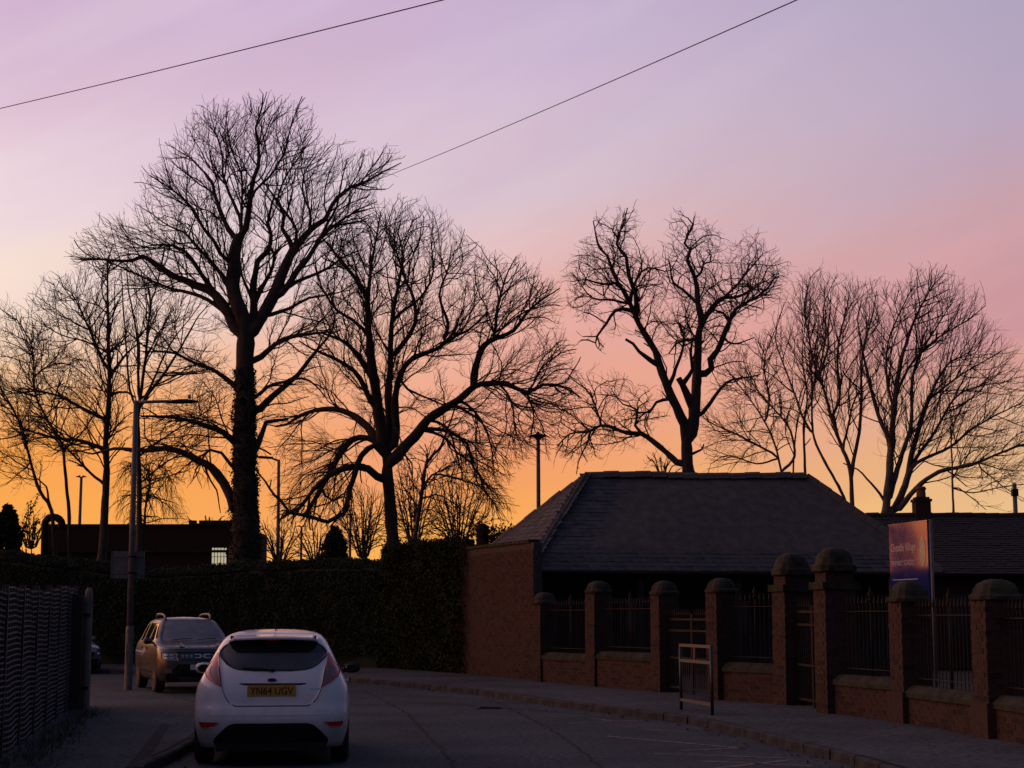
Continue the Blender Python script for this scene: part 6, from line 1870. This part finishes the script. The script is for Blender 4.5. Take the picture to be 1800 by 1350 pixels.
E4_L = [
 ([(122, 985), (122, 898), (114, 831), (108, 782), (90, 749), (69, 709), (61, 676), (57, 615), (49, 594), (29, 562), (4, 546)], 10, 1.7),
 ([(66, 700), (40, 690), (10, 680)], 4, 1.5),
 ([(58, 630), (35, 610), (5, 600)], 3, 1.4),
 ([(110, 790), (140, 760), (165, 720)], 4, 1.5),
 ([(60, 660), (90, 640), (120, 640), (150, 660)], 3, 1.4),
]
E4_P = [(-10, 530), (40, 545), (80, 590), (150, 640), (165, 720), (140, 800), (95, 800), (40, 730), (-10, 700)]
tree('bare_tree', 'thin tree with a crooked top curving over towards the edge of the view', 65, E4_L, E4_P, seed=34, gnarl=.14, sp1=.18, sp2=.15, sp3=.14, caps=(3, 3, 5), len1=2.9, ang=(28, 62), tipr=.0057)
# weeping tree: dense hanging twigs
W_L = [([(250, 985), (256, 900), (262, 860), (262, 820)], 9, 3), ([(262, 840), (285, 820), (305, 850)], 3, 1.4), ([(260, 850), (230, 815), (205, 840)], 3, 1.4)]
W_P = [(195, 900), (205, 840), (225, 800), (260, 785), (290, 800), (312, 850), (330, 915), (300, 925), (250, 920), (200, 925)]
tree('weeping_tree', 'small weeping tree with dense hanging twigs above the flat roofed building', 75, W_L, W_P, seed=36, gnarl=.2, caps=(9, 7, 5), trop=(0, 0, -.25), droop=.35, twig=.6, sp1=.10, sp2=.16, sp3=.18, len1=3.2, ang=(30, 80), tipr=.006)
# thin leaning tree beside the spreading one
F_L = [([(727, 990), (728, 959), (738, 891), (743, 853), (751, 812), (772, 789), (781, 770), (795, 733), (806, 700)], 15, 2),
       ([(742, 860), (760, 835), (790, 838), (830, 850), (860, 860)], 5, 1.5), ([(740, 880), (765, 870), (790, 880), (815, 900)], 4, 1.4), ([(736, 900), (720, 868), (705, 850), (700, 820)], 4, 1.4)]
F_P = [(690, 800), (720, 800), (760, 790), (820, 720), (850, 760), (870, 850), (900, 890), (880, 930), (800, 930), (750, 900), (700, 880)]
tree('bare_tree', 'thin leaning tree under the drooping limbs of the broad spreading tree', 66, F_L, F_P, seed=37, gnarl=.18, zdroop=(9., .12, -.02), sp1=.18, sp2=.15, sp3=.14, caps=(3, 3, 5))

# ---- distant scrub between the trunks
def scrub(px0, px1, ytop, ybase, Y, stems, n, seed, lab):
    rnd = random.Random(seed); L_ = []
    xs = [px0 + (px1 - px0) * (k + .5) / stems + rnd.uniform(-6, 6) for k in range(stems)]
    cx = (px0 + px1) / 2
    L_.append(([(cx, ybase + 25), (cx, ybase), (cx + 3, (ybase + ytop) / 2), (cx - 3, ytop + 15)], 5, 1.3))
    for x in xs:
        L_.append(([(cx + (x - cx) * .15, ybase + 12), (cx + (x - cx) * .6, ybase - (ybase - ytop) * .35), (x, ytop + (ybase - ytop) * .3 + rnd.uniform(-8, 8)), (x + (x - cx) * .2, ytop + rnd.uniform(0, 18))], 3.5, 1.2))
    P_ = [(px0 - 8, ybase), (px0 - 14, (ybase + ytop) / 2), (px0 + 10, ytop + 10), (cx, ytop), (px1 - 10, ytop + 10), (px1 + 14, (ybase + ytop) / 2), (px1 + 8, ybase)]
    tree('bare_shrub', lab, Y, L_, P_, seed=seed, gnarl=.15, trop=(0, 0, .12), twig=.5, tipr=.009, sp1=.25, caps=(3, 3, 4), group='distant bare shrubs', cat='shrub')
scrub(458, 525, 915, 985, 88, 11, 500, 41, 'bare shrub between the slim lamp and the distant twin headed lamp')
scrub(522, 590, 925, 985, 92, 11, 450, 42, 'low bare shrub at the foot of the small dark conifer')
scrub(600, 678, 860, 975, 80, 11, 800, 43, 'bare bush against the spreading tree, behind the hedge end')
scrub(760, 850, 840, 958, 78, 12, 900, 44, 'bare bush just before the round topped pillar')
scrub(696, 760, 830, 960, 82, 10, 700, 45, 'bare bush showing between the spreading tree and its thin leaning neighbour')
scrub(1135, 1195, 795, 835, 90, 6, 350, 46, 'top of a bare bush beyond the slate ridge')
scrub(18, 90, 900, 960, 70, 9, 350, 47, 'bare bush between the conifer and the gooseneck duct')
scrub(330, 398, 905, 930, 86, 6, 260, 48, 'top of a bare bush beyond the toothed parapet')

# ---- conifers
def conifer(px, ytop, ybase, halfw, Y, n, lab, seed):
    rng = np.random.default_rng(seed)
    t = U(px, ytop, Y); w = halfw * Y / 2929; zb = U(px, ybase, Y).z
    root = thing('conifer', (t.x, Y, 0), lab, 'conifer', 'dark conifers')
    MB().tube([(0, 0, 0), (0, 0, t.z * .95)], [.14, .03], 8).build('trunk', M_BARK, root)
    h = t.z - 0.6
    u = rng.uniform(0, 1, n) ** 1.2
    a = rng.uniform(0, 2 * pi, n)
    lump = np.array([1 + .3 * mnoise.noise(Vector((cos(q) * 1.5, sin(q) * 1.5, v * 5 + seed))) for q, v in zip(a, u)])
    zz = 0.6 + h * (1 - u)
    top_frac = (t.z - zb)
    prof = np.minimum(1.0, 0.42 + 0.8 * np.maximum(0, (t.z - zz) / top_frac) ** 1.2) * w
    prof = np.where(u < .04, prof * .6, prof)
    r = prof * lump * np.sqrt(rng.uniform(0.25, 1, n))
    P = np.stack([r * np.cos(a), r * np.sin(a), zz + rng.normal(0, .06, n)], 1)
    bias = np.stack([np.cos(a) * .6, np.sin(a) * .6, 0 * a + .4], 1)
    V, F = leaf_quads(P, .22, bias, rng)
    tag(link('foliage', npmesh('foliage', V, F, M_CONIFER), root), kind='stuff')
conifer(588, 930, 978, 22, 74, 5000, 'small dark conifer rising over the hedge beside the twin headed lamp', 51)
conifer(14, 893, 955, 26, 64, 5000, 'dark conifer at the edge of the view over the hedge', 52)
# sprigs of a leafy climber against the sky
def climber():
    Y = 58.5; rng = np.random.default_rng(55)
    b = U(46, 965, Y)
    root = thing('climbing_shrub', (b.x, Y, 0), 'tall leafy sprigs standing up above the hedge near the gooseneck duct', 'shrub')
    st = MB(); Ps = []
    for pts in ([(46, 975), (44, 930), (50, 900), (49, 882)], [(46, 960), (52, 905), (58, 890), (66, 873)], [(50, 965), (60, 935), (66, 915)], [(40, 970), (36, 940), (42, 925)]):
        C = catmull([tuple(U(x, y, Y) - Vector((b.x, Y, 0))) for x, y in pts], .1)
        st.tube([tuple(c) for c in C], .012, 5)
        i = rng.integers(len(C) // 3, len(C), 60); Ps.append(C[i] + rng.normal(0, .05, (60, 3)))
    st.tube([(0, 0, 0), (0, 0, b.z)], .03, 6)
    st.build('stems', M_BARK, root)
    V, F = leaf_quads(np.vstack(Ps), .10, rng=rng); tag(link('leaves', npmesh('leaves', V, F, M_IVY), root), kind='stuff')
climber()
